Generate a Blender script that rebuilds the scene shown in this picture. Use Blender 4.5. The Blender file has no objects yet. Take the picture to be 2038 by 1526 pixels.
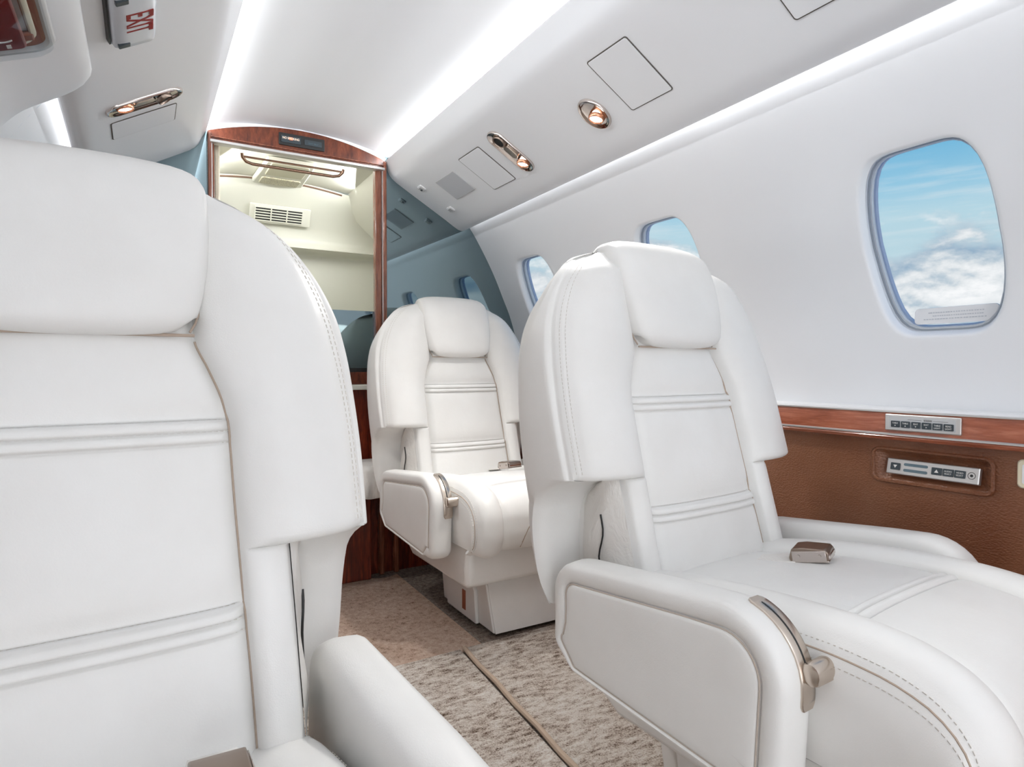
import bpy, bmesh, math, random
from mathutils import Vector, Matrix
random.seed(7)
SC = bpy.context.scene
COL = SC.collection

# ------------------------------------------------------------------ camera
PSI = math.atan(734/1250.0); PITCH = math.atan(28/1250.0)
cd = bpy.data.cameras.new('camera'); cam = bpy.data.objects.new('camera', cd); COL.objects.link(cam)
cd.sensor_width = 36.0; cd.lens = 36.0*1250/2038; cd.clip_start = 0.02
cam.location = (0, 0, 0.74)
cam.rotation_euler = (math.pi/2-PITCH, 0, -PSI)
SC.camera = cam
SC.view_settings.view_transform = 'Standard'; SC.view_settings.look = 'None'
SC.view_settings.gamma = 1; SC.view_settings.use_curve_mapping = False
SC.view_settings.exposure = 0.35
SC.cycles.max_bounces = 7; SC.cycles.diffuse_bounces = 4; SC.cycles.glossy_bounces = 4; SC.cycles.use_adaptive_sampling = True; SC.cycles.adaptive_threshold = 0.05; SC.cycles.transparent_max_bounces = 8
SC.cycles.sample_clamp_indirect = 6
try:
    SC.cycles.use_denoising = True; SC.cycles.denoiser = 'OPENIMAGEDENOISE'
except Exception: pass

# ------------------------------------------------------------------ node helpers
class NT:
    def __init__(s, nt): s.nt = nt; s.n = nt.nodes; s.l = nt.links
    def add(s, t, **k):
        o = s.n.new(t)
        for a, b in k.items():
            if a == 'ins':
                for i, v in b.items(): s.put(o, i, v)
            else: setattr(o, a, b)
        return o
    def put(s, o, i, v):
        if hasattr(v, 'is_output'): s.l.new(v, o.inputs[i])
        elif hasattr(v, 'outputs'): s.l.new(v.outputs[0], o.inputs[i])
        else: o.inputs[i].default_value = v
    def math(s, op, a, b=None, c=None, clamp=False):
        o = s.add('ShaderNodeMath', operation=op); o.use_clamp = clamp
        s.put(o, 0, a)
        if b is not None: s.put(o, 1, b)
        if c is not None: s.put(o, 2, c)
        return o.outputs[0]
    def ramp(s, fac, stops, interp='LINEAR'):
        o = s.add('ShaderNodeValToRGB'); s.l.new(fac, o.inputs[0]); r = o.color_ramp; r.interpolation = interp
        while len(r.elements) < len(stops): r.elements.new(0.5)
        for e, (p, c) in zip(r.elements, stops):
            e.position = p; e.color = (*c, 1) if len(c) == 3 else c
        return o.outputs[0]
    def noise(s, vec, scale, detail=3, rough=0.5, dist=0):
        o = s.add('ShaderNodeTexNoise'); s.l.new(vec, o.inputs['Vector'])
        o.inputs['Scale'].default_value = scale; o.inputs['Detail'].default_value = detail
        o.inputs['Roughness'].default_value = rough; o.inputs['Distortion'].default_value = dist
        return o.outputs[0]
    def mapping(s, vec, scale=(1,1,1), loc=(0,0,0), rot=(0,0,0)):
        o = s.add('ShaderNodeMapping'); s.l.new(vec, o.inputs[0])
        o.inputs['Scale'].default_value = scale; o.inputs['Location'].default_value = loc; o.inputs['Rotation'].default_value = rot
        return o.outputs[0]
    def mix(s, fac, a, b, blend='MIX'):
        o = s.add('ShaderNodeMix', data_type='RGBA', blend_type=blend)
        s.put(o, 0, fac)
        for i, v in ((6, a), (7, b)):
            if hasattr(v, 'is_output'): s.l.new(v, o.inputs[i])
            else: o.inputs[i].default_value = (*v, 1)
        return o.outputs[2]

def srgb(r, g, b):
    f = lambda c: (c/255/12.92) if c/255 <= .04045 else ((c/255+.055)/1.055)**2.4
    return (f(r), f(g), f(b))

# ------------------------------------------------------------------ world: sky over a sea of clouds
w = bpy.data.worlds.new('sky'); SC.world = w; w.use_nodes = True
t = NT(w.node_tree); t.n.clear()
tc = t.add('ShaderNodeTexCoord').outputs['Generated']
sep = t.add('ShaderNodeSeparateXYZ'); t.l.new(tc, sep.inputs[0]); ez = sep.outputs[2]
grad = t.ramp(ez, [(0.0, srgb(196,212,222)), (0.10, srgb(214,228,234)), (0.16, srgb(186,214,224)), (0.205, srgb(182,214,226)),
                   (0.24, srgb(150,200,224)), (0.29, srgb(112,182,218)), (0.36, srgb(84,160,208)), (1.0, srgb(60,120,190))])
# thin high streaks
st = t.noise(t.mapping(tc, (3, 3, 34)), 3.0, 5, .55)
stm = t.math('MULTIPLY', t.ramp(st, [(0.48, (0,0,0)), (0.74, (.5,.5,.5))]), t.ramp(ez, [(0.13,(0,0,0)), (0.19,(.9,.9,.9)), (0.25,(.7,.7,.7)), (0.28,(0,0,0))]))
grad = t.mix(stm, grad, srgb(226,232,234))
# cumulus
v1 = t.mapping(tc, (2.9, 2.9, 6.2), (1.3, .4, .1))
n1 = t.noise(v1, 2.3, 9, .56, .15)
n2 = t.noise(t.mapping(tc, (2.9, 2.9, 6.2), (1.3, .4, .05)), 2.3, 9, .56, .15)     # shifted copy: relief
big = t.noise(t.mapping(tc, (5, 5, 5), (3.1, 1.2, 0)), 1.0, 2, .5)
top = t.math('ADD', t.math('MULTIPLY', t.math('SUBTRACT', n1, .5), .30), t.math('ADD', t.math('MULTIPLY', big, .14), .122))
msk = t.math('MULTIPLY', t.math('SUBTRACT', top, ez), 28, clamp=True)
rel = t.math('ADD', t.math('MULTIPLY', t.math('SUBTRACT', n1, n2), 5.0), .62, clamp=True)
dens = t.math('MULTIPLY', t.math('SUBTRACT', n1, .44), 3.2, clamp=True)
sh = t.math('MULTIPLY', t.math('ADD', rel, dens), .6, clamp=True)
ccol = t.ramp(sh, [(0.1, srgb(150,176,198)), (0.4, srgb(190,204,214)), (0.62, srgb(226,230,232)), (0.9, srgb(250,250,250))])
skyc = t.mix(msk, grad, ccol)
bg = t.add('ShaderNodeBackground'); t.l.new(skyc, bg.inputs[0]); bg.inputs[1].default_value = 0.80
wo = t.add('ShaderNodeOutputWorld'); t.l.new(bg.outputs[0], wo.inputs[0])

# ------------------------------------------------------------------ lights
def area(name, loc, sx, sy, power, direction, color=(1,1,1), spread=math.pi):
    l = bpy.data.lights.new(name, 'AREA'); l.shape = 'RECTANGLE'; l.size = sx; l.size_y = sy
    l.energy = power; l.color = color; l.spread = spread
    o = bpy.data.objects.new(name, l); COL.objects.link(o); o.location = loc
    d = Vector(direction).normalized()
    y = Vector((0, 1, 0)); x = y.cross(-d).normalized(); y2 = (-d).cross(x)
    o.rotation_euler = Matrix((x, y2, -d)).transposed().to_euler()
    return o
CXF = 0.467                      # fuselage centre plane
def mx(x): return 2*CXF - x
LEDC = (.97, .985, 1.0)
P_CEIL, P_WALL, P_FILL_FWD, P_FILL_LOW, P_FILL_HIGH, P_AFT, P_FILL_LEFT = 6.8, .80, 2.2, 11.5, 1.8, 2.0, 11.0
Ym, Yl = 0.05, 4.26
for s in (0, 1):
    X = (lambda x: x) if s == 0 else mx
    sg = 1 if s == 0 else -1
    area('ceiling_cove_light', (X(.771), Ym, 1.4945), .010, Yl, P_CEIL, (-sg*1, 0, .12), LEDC)
    if s == 0: area('wall_cove_light', (X(1.074), Ym, 1.300), .014, Yl, P_WALL, (sg*1, 0, -.6), LEDC)
    else: area('wall_cove_light', (X(1.074), 1.84, 1.300), .014, .70, P_WALL*.26, (sg*1, 0, -.75), LEDC)
# unseen fill lamps added behind the camera to even out the light
area('forward_fill_light', (CXF, -1.9, .95), 1.5, 1.5, P_FILL_FWD, (0, 1, 0), (.90,.95,1.0))  # added fill aimed straight aft at mid height
area('left_fill_light', (-.34, -.95, .42), .9, .8, P_FILL_LEFT, (1, .45, -.05), (.90,.95,1.0))  # added fill from forward left for armrest sides and aisle
area('high_fill_light', (CXF, -.85, 1.36), .8, .5, P_FILL_HIGH, (0, .72, -.70), (.90,.95,1.0))  # added fill aimed down and aft over seats and floor
area('low_fill_light', (CXF, -1.75, .10), 1.5, 1.0, P_FILL_LOW, (0, .55, .84), (.90,.95,1.0))  # added fill aimed up at the ceiling and overhead panels

# ------------------------------------------------------------------ materials
MATS = {}
def principled(name, base=(.8,.8,.8), rough=.5, metal=0, spec=.5, coat=0, build=None, **kw):
    m = bpy.data.materials.new(name); m.use_nodes = True; t = NT(m.node_tree); t.n.clear()
    p = t.add('ShaderNodeBsdfPrincipled'); o = t.add('ShaderNodeOutputMaterial'); t.l.new(p.outputs[0], o.inputs[0])
    p.inputs['Base Color'].default_value = (*base, 1); p.inputs['Roughness'].default_value = rough
    p.inputs['Metallic'].default_value = metal; p.inputs['Specular IOR Level'].default_value = spec
    p.inputs['Coat Weight'].default_value = coat; p.inputs['Coat Roughness'].default_value = .08
    for k, v in kw.items(): p.inputs[k.replace('_', ' ')].default_value = v
    if build: build(t, p)
    MATS[name] = m; return m
def bump(t, p, h, strength, dist):
    b = t.add('ShaderNodeBump'); b.inputs['Strength'].default_value = strength; b.inputs['Distance'].default_value = dist
    t.l.new(h, b.inputs['Height']); t.l.new(b.outputs[0], p.inputs['Normal'])
def objc(t): return t.add('ShaderNodeTexCoord').outputs['Object']

def b_leather(t, p):
    c = objc(t)
    big = t.noise(c, 5.0, 4, .55)
    t.l.new(t.ramp(big, [(.3, srgb(236,234,230)), (.7, srgb(244,243,240))]), p.inputs['Base Color'])
    v = t.add('ShaderNodeTexVoronoi'); t.l.new(c, v.inputs['Vector']); v.inputs['Scale'].default_value = 650
    wr = t.noise(c, 14, 5, .6, .6)
    h = t.math('ADD', t.math('MULTIPLY', v.outputs['Distance'], .12), t.math('MULTIPLY', wr, 1.5))
    bump(t, p, h, .28, .0022)
leather = principled('white_leather', rough=.40, spec=.42, build=b_leather)
def b_leather2(t, p):
    c = objc(t)
    t.l.new(t.ramp(t.noise(c, 9, 4, .6), [(.3, srgb(232,228,222)), (.7, srgb(242,239,234))]), p.inputs['Base Color'])
    h = t.noise(t.mapping(c, (1, 1, .45)), 20, 4, .6, 1.4)
    bump(t, p, h, .6, .007)
leather_soft = principled('creased_white_leather', rough=.42, spec=.4, build=b_leather2)
thread = principled('stitch_thread', srgb(218,212,204), .7)
seam = principled('seam_shadow_thread', srgb(184,166,150), .8)  # cord colour darkened to stand for shade along the seams
def b_lining(t, p):
    c = objc(t)
    t.l.new(t.ramp(t.noise(c, 1.2, 2, .5), [(.3, srgb(235,237,240)), (.7, srgb(240,242,245))]), p.inputs['Base Color'])
    bump(t, p, t.noise(c, 260, 2, .5), .05, .001)
lining = principled('white_lining', rough=.33, spec=.4, build=b_lining)
lining_plain = principled('white_plastic', srgb(232,233,235), .35)
cream = principled('cream_lining', srgb(224,223,210), .42, build=lambda t, p: bump(t, p, t.noise(objc(t), 200, 2), .05, .001))
cream_dark = principled('cream_grille', srgb(196,192,168), .5)
gapm = principled('panel_gap', srgb(92,88,82), .8)
black = principled('black_rubber', (.012,.012,.012), .5)
dark_btn = principled('dark_button', srgb(52,62,68), .35)
lcd = principled('grey_display', srgb(92,112,122), .25)
silver = principled('brushed_silver', srgb(214,212,210), .34, metal=.85)
def b_nickel(t, p):
    c = objc(t)
    bump(t, p, t.noise(t.mapping(c, (1, 1, 40)), 60, 2), .05, .0005)
nickel = principled('brushed_nickel', srgb(206,194,182), .27, metal=1.0, build=b_nickel)
nickel_dk = principled('dark_nickel', srgb(150,134,122), .3, metal=1.0)
chrome = principled('chrome', srgb(200,190,184), .12, metal=1.0)
bronze = principled('bronze_tube', srgb(150,122,104), .22, metal=1.0)
copper = principled('copper_ring', srgb(214,150,118), .25, metal=.8)
def b_glass(t, p): pass
teal = principled('tinted_mirror', srgb(128,146,152), .03, metal=1.0, spec=.5)
def wood_builder(cols, axis_scale, rot=(0,0,0)):
    def f(t, p):
        c = t.mapping(objc(t), axis_scale, rot=rot)
        n = t.noise(c, 6, 6, .62, .9)
        n2 = t.noise(c, 30, 4, .6, .2)
        k = t.math('ADD', t.math('MULTIPLY', n, .72), t.math('MULTIPLY', n2, .28))
        t.l.new(t.ramp(k, [(.34, cols[0]), (.5, cols[1]), (.66, cols[2])]), p.inputs['Base Color'])
    return f
wood_rail = principled('mahogany_rail', rough=.22, coat=.5, build=wood_builder([srgb(124,62,40), srgb(158,88,62), srgb(186,116,88)], (8, 1.1, 12)))
wood_arch = principled('mahogany_arch', rough=.25, coat=.4, build=wood_builder([srgb(70,30,16), srgb(98,46,26), srgb(122,62,38)], (7, 7, 2.5)))
wood_stile = principled('mahogany_stile', rough=.25, coat=.4, build=wood_builder([srgb(98,50,34), srgb(134,76,54), srgb(164,106,80)], (14, 14, 1)))
wood_dark = principled('dark_cherry_panel', rough=.3, coat=.3, build=wood_builder([srgb(60,16,7), srgb(104,34,16), srgb(146,62,36)], (12, 12, 1.2)))
def b_brownleather(t, p):
    c = objc(t)
    n = t.noise(c, 3.2, 3, .55)
    t.l.new(t.ramp(n, [(.3, srgb(112,66,42)), (.5, srgb(134,88,62)), (.72, srgb(150,106,82))]), p.inputs['Base Color'])
    v = t.add('ShaderNodeTexVoronoi'); t.l.new(t.mapping(c, (1, 1, 1.6)), v.inputs['Vector']); v.inputs['Scale'].default_value = 210
    h = t.math('ADD', v.outputs['Distance'], t.math('MULTIPLY', t.noise(c, 120, 3), .8))
    bump(t, p, h, .55, .0016)
brown_leather = principled('brown_leather', rough=.36, spec=.5, build=b_brownleather)
def carpet_builder(cols, streak, sc):
    def f(t, p):
        c = objc(t)
        a = t.noise(t.mapping(c, streak), sc, 5, .68)
        f2 = t.noise(c, 330, 3, .7)
        b = t.noise(c, 5, 3, .5)
        k = t.math('ADD', t.math('ADD', t.math('MULTIPLY', a, .52), t.math('MULTIPLY', f2, .40)), t.math('MULTIPLY', b, .12))
        t.l.new(t.ramp(k, [(.40, cols[0]), (.47, cols[1]), (.535, cols[2]), (.62, cols[3])]), p.inputs['Base Color'])
        h = t.math('ADD', t.math('MULTIPLY', a, .6), t.math('MULTIPLY', f2, .8))
        bump(t, p, h, 1.0, .010)
    return f
carpet_light = principled('taupe_loop_carpet', rough=.95, spec=.1, build=carpet_builder(
    [srgb(96,76,62), srgb(188,170,155), srgb(228,216,204), srgb(246,240,232)], (.5, 1.25, 1), 66))
carpet_brown = principled('brown_pile_carpet', rough=.95, spec=.1, build=carpet_builder(
    [srgb(150,114,92), srgb(214,182,160), srgb(226,198,178), srgb(242,222,206)], (1, 1, 1), 70))
carpet_grey = principled('grey_brown_carpet', rough=.95, spec=.1, build=carpet_builder(
    [srgb(92,80,72), srgb(142,128,118), srgb(172,158,146), srgb(198,186,174)], (1, 1, 1), 75))
cord_m = principled('carpet_binding', srgb(176,156,138), .85)
red = principled('red_plastic', srgb(120,12,12), .35)
red_txt = principled('red_lettering', srgb(140,20,16), .5)
redbrown = principled('brown_recess', srgb(150,84,58), .5)
white_txt = principled('white_lettering', srgb(228,226,222), .5)
dark_txt = principled('dark_lettering', srgb(60,54,50), .5)
cream_rim = principled('cream_plastic', srgb(226,216,190), .4)
grey_pl = principled('grey_plastic', srgb(196,197,198), .3)
gasket = principled('window_gasket', srgb(186,190,196), .45)
gasket_blue = principled('blue_window_edge', srgb(196,208,228), .3)
seam_light = principled('pale_seam_cord', srgb(206,194,182), .8)
def emis(name, col, s):
    m = bpy.data.materials.new(name); m.use_nodes = True; t = NT(m.node_tree); t.n.clear()
    e = t.add('ShaderNodeEmission'); e.inputs[0].default_value = (*col, 1); e.inputs[1].default_value = s
    o = t.add('ShaderNodeOutputMaterial'); t.l.new(e.outputs[0], o.inputs[0]); return m
lamp_on = emis('lamp_glow', (1, .93, .82), 6.0)
ind_on = emis('indicator_glow', (1, .80, .66), 1.3)
led_strip = emis('led_strip_glow', (1, .96, .86), 4.0)
def glass_mat(name, tint, refl=.06):
    m = bpy.data.materials.new(name); m.use_nodes = True; t = NT(m.node_tree); t.n.clear()
    a = t.add('ShaderNodeBsdfTransparent'); a.inputs[0].default_value = (*tint, 1)
    g = t.add('ShaderNodeBsdfGlossy'); g.inputs['Roughness'].default_value = .02
    mx_ = t.add('ShaderNodeMixShader'); mx_.inputs[0].default_value = refl
    t.l.new(a.outputs[0], mx_.inputs[1]); t.l.new(g.outputs[0], mx_.inputs[2])
    o = t.add('ShaderNodeOutputMaterial'); t.l.new(mx_.outputs[0], o.inputs[0]); return m
glass = glass_mat('window_glass', (.97,.985,1), .02)
clear_pl = glass_mat('clear_plastic', (.93,.94,.95), .06)

# ------------------------------------------------------------------ mesh helpers
def me_obj(name, verts, faces, mat, parent=None, smooth=True, angle=None):
    me = bpy.data.meshes.new(name); me.from_pydata([tuple(v) for v in verts], [], faces)
    bm = bmesh.new(); bm.from_mesh(me); bmesh.ops.recalc_face_normals(bm, faces=bm.faces); bm.to_mesh(me); bm.free()
    if smooth:
        for p in me.polygons: p.use_smooth = True
    if angle is not None:
        me.set_sharp_from_angle(angle=math.radians(angle))
    o = bpy.data.objects.new(name, me); COL.objects.link(o)
    if mat: me.materials.append(mat)
    if parent: o.parent = parent
    return o
class MB:
    def __init__(s): s.v = []; s.f = []
    def add(s, v, f):
        b = len(s.v); s.v += [tuple(x) for x in v]; s.f += [tuple(b+i for i in q) for q in f]
    def box(s, c, d, M=None):
        x, y, z = c; a, b, e = d[0]/2, d[1]/2, d[2]/2
        v = [Vector((x+i*a, y+j*b, z+k*e)) for i in (-1,1) for j in (-1,1) for k in (-1,1)]
        if M: v = [M @ q for q in v]
        s.add(v, [(0,1,3,2),(4,6,7,5),(0,4,5,1),(2,3,7,6),(0,2,6,4),(1,5,7,3)])
    def prism(s, poly, z0, z1, M=None):       # poly in xy, extruded along z
        n = len(poly); v = [Vector((p[0], p[1], z0)) for p in poly]+[Vector((p[0], p[1], z1)) for p in poly]
        if M: v = [M @ q for q in v]
        s.add(v, [tuple(range(n))[::-1], tuple(range(n, 2*n))]+[(i, (i+1)%n, n+(i+1)%n, n+i) for i in range(n)])
    def rings(s, rings, cap0=True, cap1=True, closed=True):
        n = len(rings[0]); v = [p for r in rings for p in r]; f = []
        for i in range(len(rings)-1):
            for j in range(n if closed else n-1):
                k = (j+1) % n
                f.append((i*n+j, i*n+k, (i+1)*n+k, (i+1)*n+j))
        if cap0: f.append(tuple(range(n))[::-1])
        if cap1: f.append(tuple((len(rings)-1)*n+j for j in range(n)))
        s.add(v, f)
    def tube(s, pts, r, seg=10, closed=False):
        pts = [Vector(p) for p in pts]; n = len(pts); R = []; up = None
        for i, p in enumerate(pts):
            a = pts[i-1] if (i > 0 or closed) else p; b = pts[(i+1) % n] if (i < n-1 or closed) else p
            d = (b-a).normalized()
            if up is None: up = d.orthogonal().normalized()
            up = (up - d*up.dot(d)).normalized(); q = d.cross(up)
            rr = r[i] if isinstance(r, (list, tuple)) else r
            R.append([p+(up*math.cos(2*math.pi*k/seg)+q*math.sin(2*math.pi*k/seg))*rr for k in range(seg)])
        if closed: R.append(R[0])
        s.rings(R, not closed, not closed)
    def build(s, name, mat, parent=None, bevel=0, smooth=False, angle=40, seg=2):
        o = me_obj(name, s.v, s.f, mat, parent, smooth=smooth or bevel > 0, angle=angle if (smooth or bevel > 0) else None)
        if bevel:
            m = o.modifiers.new('bevel', 'BEVEL'); m.width = bevel; m.segments = seg; m.limit_method = 'ANGLE'; m.angle_limit = math.radians(30)
            m.harden_normals = False
        return o
def rrect(w, h, r, n=6):
    out = []
    for cx, cy, a0 in ((w/2-r, h/2-r, 0), (-w/2+r, h/2-r, 90), (-w/2+r, -h/2+r, 180), (w/2-r, -h/2+r, 270)):
        for k in range(n+1):
            a = math.radians(a0+90*k/n); out.append((cx+r*math.cos(a), cy+r*math.sin(a)))
    return out
def ellipse(a, b, n=40): return [(a*math.cos(2*math.pi*k/n), b*math.sin(2*math.pi*k/n)) for k in range(n)]
def stadium(L, r, n=12):
    out = []
    for cx, a0 in ((L/2-r, -90), (-L/2+r, 90)):
        for k in range(n+1):
            a = math.radians(a0+180*k/n); out.append((cx+r*math.cos(a), r*math.sin(a)))
    return out
def at(poly, z): return [(p[0], p[1], z) for p in poly]
def off(poly, d): 
    n = len(poly); out = []
    for i in range(n):
        a, b = poly[i-1], poly[(i+1) % n]; tx, ty = b[0]-a[0], b[1]-a[1]; l = math.hypot(tx, ty) or 1
        out.append((poly[i][0]+ty/l*d, poly[i][1]-tx/l*d))
    return out
def cr(x, tab):
    """smooth interpolation through a table (x ascending), monotone Hermite"""
    if x <= tab[0][0]: return tab[0][1]
    if x >= tab[-1][0]: return tab[-1][1]
    n = len(tab)
    for i in range(n-1):
        if x <= tab[i+1][0]: break
    d = lambda k: (tab[k+1][1]-tab[k][1])/((tab[k+1][0]-tab[k][0]) or 1e-9)
    def m(k):
        if k == 0: return d(0)
        if k == n-1: return d(n-2)
        a, b = d(k-1), d(k)
        return 0 if a*b <= 0 else 2*a*b/(a+b)
    h = tab[i+1][0]-tab[i][0]; u = (x-tab[i][0])/h
    return ((2*u**3-3*u*u+1)*tab[i][1]+(u**3-2*u*u+u)*h*m(i)+(-2*u**3+3*u*u)*tab[i+1][1]+(u**3-u*u)*h*m(i+1))
def sstep(a, b, x):
    u = min(1, max(0, (x-a)/(b-a))); return u*u*(3-2*u)
def empty(name, loc=(0,0,0), rz=0, M=None):
    o = bpy.data.objects.new(name, None); COL.objects.link(o); o.empty_display_size = .05
    if M is not None: o.matrix_world = M
    else: o.location = loc; o.rotation_euler = (0, 0, rz)
    return o
def tag(o, label, cat, group=None, kind=None):
    o['label'] = label; o['category'] = cat
    if group: o['group'] = group
    if kind: o['kind'] = kind
    return o
def struct(o): o['kind'] = 'structure'; return o
def text(name, s, size, mat, parent, M, extrude=.0002, sx=1.0, align='CENTER', bold=0):
    c = bpy.data.curves.new(name, 'FONT'); c.body = s; c.offset = bold; c.size = size; c.extrude = extrude
    c.align_x = align; c.align_y = 'CENTER'
    c.materials.append(mat); tmp = bpy.data.objects.new(name+'_src', c); COL.objects.link(tmp)
    bpy.context.view_layer.update()
    me = bpy.data.meshes.new_from_object(tmp.evaluated_get(bpy.context.evaluated_depsgraph_get()))
    bpy.data.objects.remove(tmp); me.name = name
    o = bpy.data.objects.new(name, me); COL.objects.link(o)
    o.parent = parent; o.matrix_local = M @ Matrix.Diagonal((sx, 1, 1, 1))
    return o

# ================================================================== THE CABIN SHELL
PROF = [(.467,1.545),(.60,1.538),(.70,1.522),(.76,1.507),(.83,1.485),(.92,1.44),(1.0,1.385),(1.06,1.335),(1.104,1.285),(1.168,1.186),(1.215,1.10),(1.247,1.03),(1.285,.944),(1.312,.85),(1.328,.74),(1.333,.66)]
def smooth_prof(P, sub=6):
    T = [0]
    for a, b in zip(P, P[1:]): T.append(T[-1]+math.dist(a, b))
    tx = [(q, p[0]) for q, p in zip(T, P)]; tz = [(q, p[1]) for q, p in zip(T, P)]
    return T, tx, tz
T_, TX, TZ = smooth_prof(PROF)
def lin(x, tab):
    if x <= tab[0][0]: return tab[0][1]
    for a, b in zip(tab, tab[1:]):
        if x <= b[0]: return a[1]+(b[1]-a[1])*(x-a[0])/(b[0]-a[0])
    return tab[-1][1]
TA = T_[4]                    # (.83,1.485): start of the wall lining
def PT(tt):                   # arc length measured from TA
    return cr(tt+TA, TX), cr(tt+TA, TZ)
def PN(tt):                   # outward normal
    a, b = PT(tt-.01), PT(tt+.01); dx, dz = b[0]-a[0], b[1]-a[1]; l = math.hypot(dx, dz)
    return (-dz/l, dx/l)
YF, YB = -2.1, 2.2
TEND = T_[-1]-TA
# floor under everything
mb = MB(); mb.box((CXF, .42, -.02), (1.9, 5.1, .04)); struct(mb.build('floor', carpet_grey))
# ceiling
rows = []
k = 40
for i in range(-k, k+1):
    tt = abs(i)/k*(TA+.03)
    x, z = cr(tt, TX), cr(tt, TZ)
    rows.append([(CXF+(x-CXF)*(1 if i > 0 else -1), y, z) for y in (YF, .2, 1.2, YB)])
mb = MB(); mb.rings(rows, False, False, closed=False); struct(mb.build('ceiling', lining, smooth=True, angle=180))

WIN_Y = [.622, 1.277, 1.925]; WT, WHY, WHT = .692, .118, .180
def side_wall(side, name):
    wins = WIN_Y if side == 'right' else WIN_Y[2:]
    sg = 1 if side == 'right' else -1
    fx = (lambda x: x) if sg == 1 else mx
    def S(Y, tt, d=0):
        x, z = PT(tt); nx, nz = PN(tt)
        return (fx(x+nx*d), Y, z+nz*d)
    mb = MB()
    def strip(y0, y1, n=3):
        mb.rings([[S(y0+(y1-y0)*i/n, TEND*j/40) for j in range(41)] for i in range(n+1)], False, False, closed=False)
    strip(YF, WIN_Y[0]-.32 if side == 'right' else 1.60, 3)
    cells = [(WIN_Y[0]-.32, .95, WIN_Y[0]), (.95, 1.60, WIN_Y[1]), (1.60, YB, WIN_Y[2])]
    if side != 'right': cells = cells[2:]
    N = 128; EXP = 5.5
    def rim(a, hy, ht):
        c, s_ = math.cos(a), math.sin(a)
        r = (abs(c)**EXP+abs(s_)**EXP)**(-1/EXP)
        y, q = hy*r*c, r*s_
        return y*(1-(.20 if q > 0 else .17)*q*q)+.006*(1-abs(q)), ht*q
    for (y0, y1, yc) in cells:
        angs = [2*math.pi*k/N for k in range(N)]
        outer = []
        for a in angs:
            c, s_ = math.cos(a), math.sin(a)
            ly = (y1-yc) if c > 0 else (yc-y0); lt = (TEND-WT) if s_ > 0 else WT
            f = min(ly/abs(c) if abs(c) > 1e-6 else 9, lt/abs(s_) if abs(s_) > 1e-6 else 9)
            outer.append((yc+c*f, WT+s_*f))
        # make sure cell corners are met
        for (qy, qt) in ((y0, 0), (y1, 0), (y0, TEND), (y1, TEND)):
            j = min(range(N), key=lambda k: (outer[k][0]-qy)**2+(outer[k][1]-qt)**2); outer[j] = (qy, qt)
        rings = []
        inner = [(yc+rim(a, WHY, WHT)[0], WT+rim(a, WHY, WHT)[1]) for a in angs]
        M_ = 12
        for m in range(M_):
            u = m/(M_-1); u = 1-(1-u)**1.6
            rings.append([S(o_[0]+(i_[0]-o_[0])*u*.93, o_[1]+(i_[1]-o_[1])*u*.93) for o_, i_ in zip(outer, inner)])
        for (g, d) in ((.006, .0), (.002, .001), (-.001, .004), (-.003, .010), (-.006, .020)):
            rings.append([S(yc+rim(a, WHY+g, WHT+g)[0], WT+rim(a, WHY+g, WHT+g)[1], d) for a in angs])
        mb.rings(rings, False, False)
    wall = struct(mb.build(name, lining, smooth=True, angle=180))
    for i, yc in enumerate(wins):
        idx = i+1 if sg == 1 else i+4
        e = struct(empty('window_%d' % idx))
        angs = [2*math.pi*k/64 for k in range(128)]
        def ring(g, d): return [S(yc+rim(a, WHY+g, WHT+g)[0], WT+rim(a, WHY+g, WHT+g)[1], d) for a in angs]
        def prof_obj(nm, pr, mat):
            b = MB(); b.rings([ring(g, d) for g, d in pr], False, False); return b.build(nm, mat, e, smooth=True, angle=60)
        prof_obj('window_reveal', [(-.0055,.018), (-.006,.021), (-.0065,.023)], lining_plain)
        prof_obj('window_gasket', [(-.0065,.023), (-.0085,.023), (-.0095,.025), (-.0085,.028)], gasket)
        prof_obj('window_frame', [(-.0085,.028), (-.012,.028), (-.013,.031), (-.012,.037), (-.011,.039)], lining_plain)
        prof_obj('window_edge', [(-.011,.039), (-.0145,.039), (-.0155,.042), (-.015,.047)], gasket_blue)
        b = MB()
        R = [ring(-.016-f*(WHY-.016), .078) for f in (0, .35, .7, .97)]
        R = []
        for f in (1, .7, .4, .1):
            R.append([S(yc+rim(a, WHY-.014, WHT-.014)[0]*f, WT+rim(a, WHY-.014, WHT-.014)[1]*f, .0465) for a in angs])
        b.rings(R, False, True)
        b.build('window_pane', glass, e, smooth=True, angle=180)
    return wall, S
wall_r, SR = side_wall('right', 'wall_right')
wall_l, SL = side_wall('left', 'wall_left')
# placard at the foot of the nearest window
win1 = [o for o in bpy.data.objects if o.name == 'window_1'][0]
b = MB(); rr = rrect(.146, .030, .008)
v = []
for dd in (.036, .039):
    v.append([SR(.612+p[0], .838+p[1], dd-.2*(p[1]+.015)) for p in rr])
b.rings(v); lab = b.build('window_placard', lining_plain, win1, smooth=True, angle=40)
b = MB()
for r_, (w_, o_) in enumerate(((.098, .0), (.088, -.004), (.110, .002))):
    q = [(-w_/2+o_, -.0012), (w_/2+o_, -.0012), (w_/2+o_, .0012), (-w_/2+o_, .0012)]
    nseg = 22
    for s_ in range(nseg):
        x0 = -w_/2+w_*s_/nseg; x1 = x0+w_/nseg*(.55+.35*random.random())
        q = [(x0, -.0009), (x1, -.0009), (x1, .0009), (x0, .0009)]
        vv = [SR(.612+o_+p[0], .832+r_*.006+p[1],   .0352-.2*(r_*.006+p[1]+.009)) for p in q]
        b.add(vv, [(0,1,2,3)])
pl = b.build('placard_lettering', principled('faint_grey_print', srgb(196,200,206), .6), lab)

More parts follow.
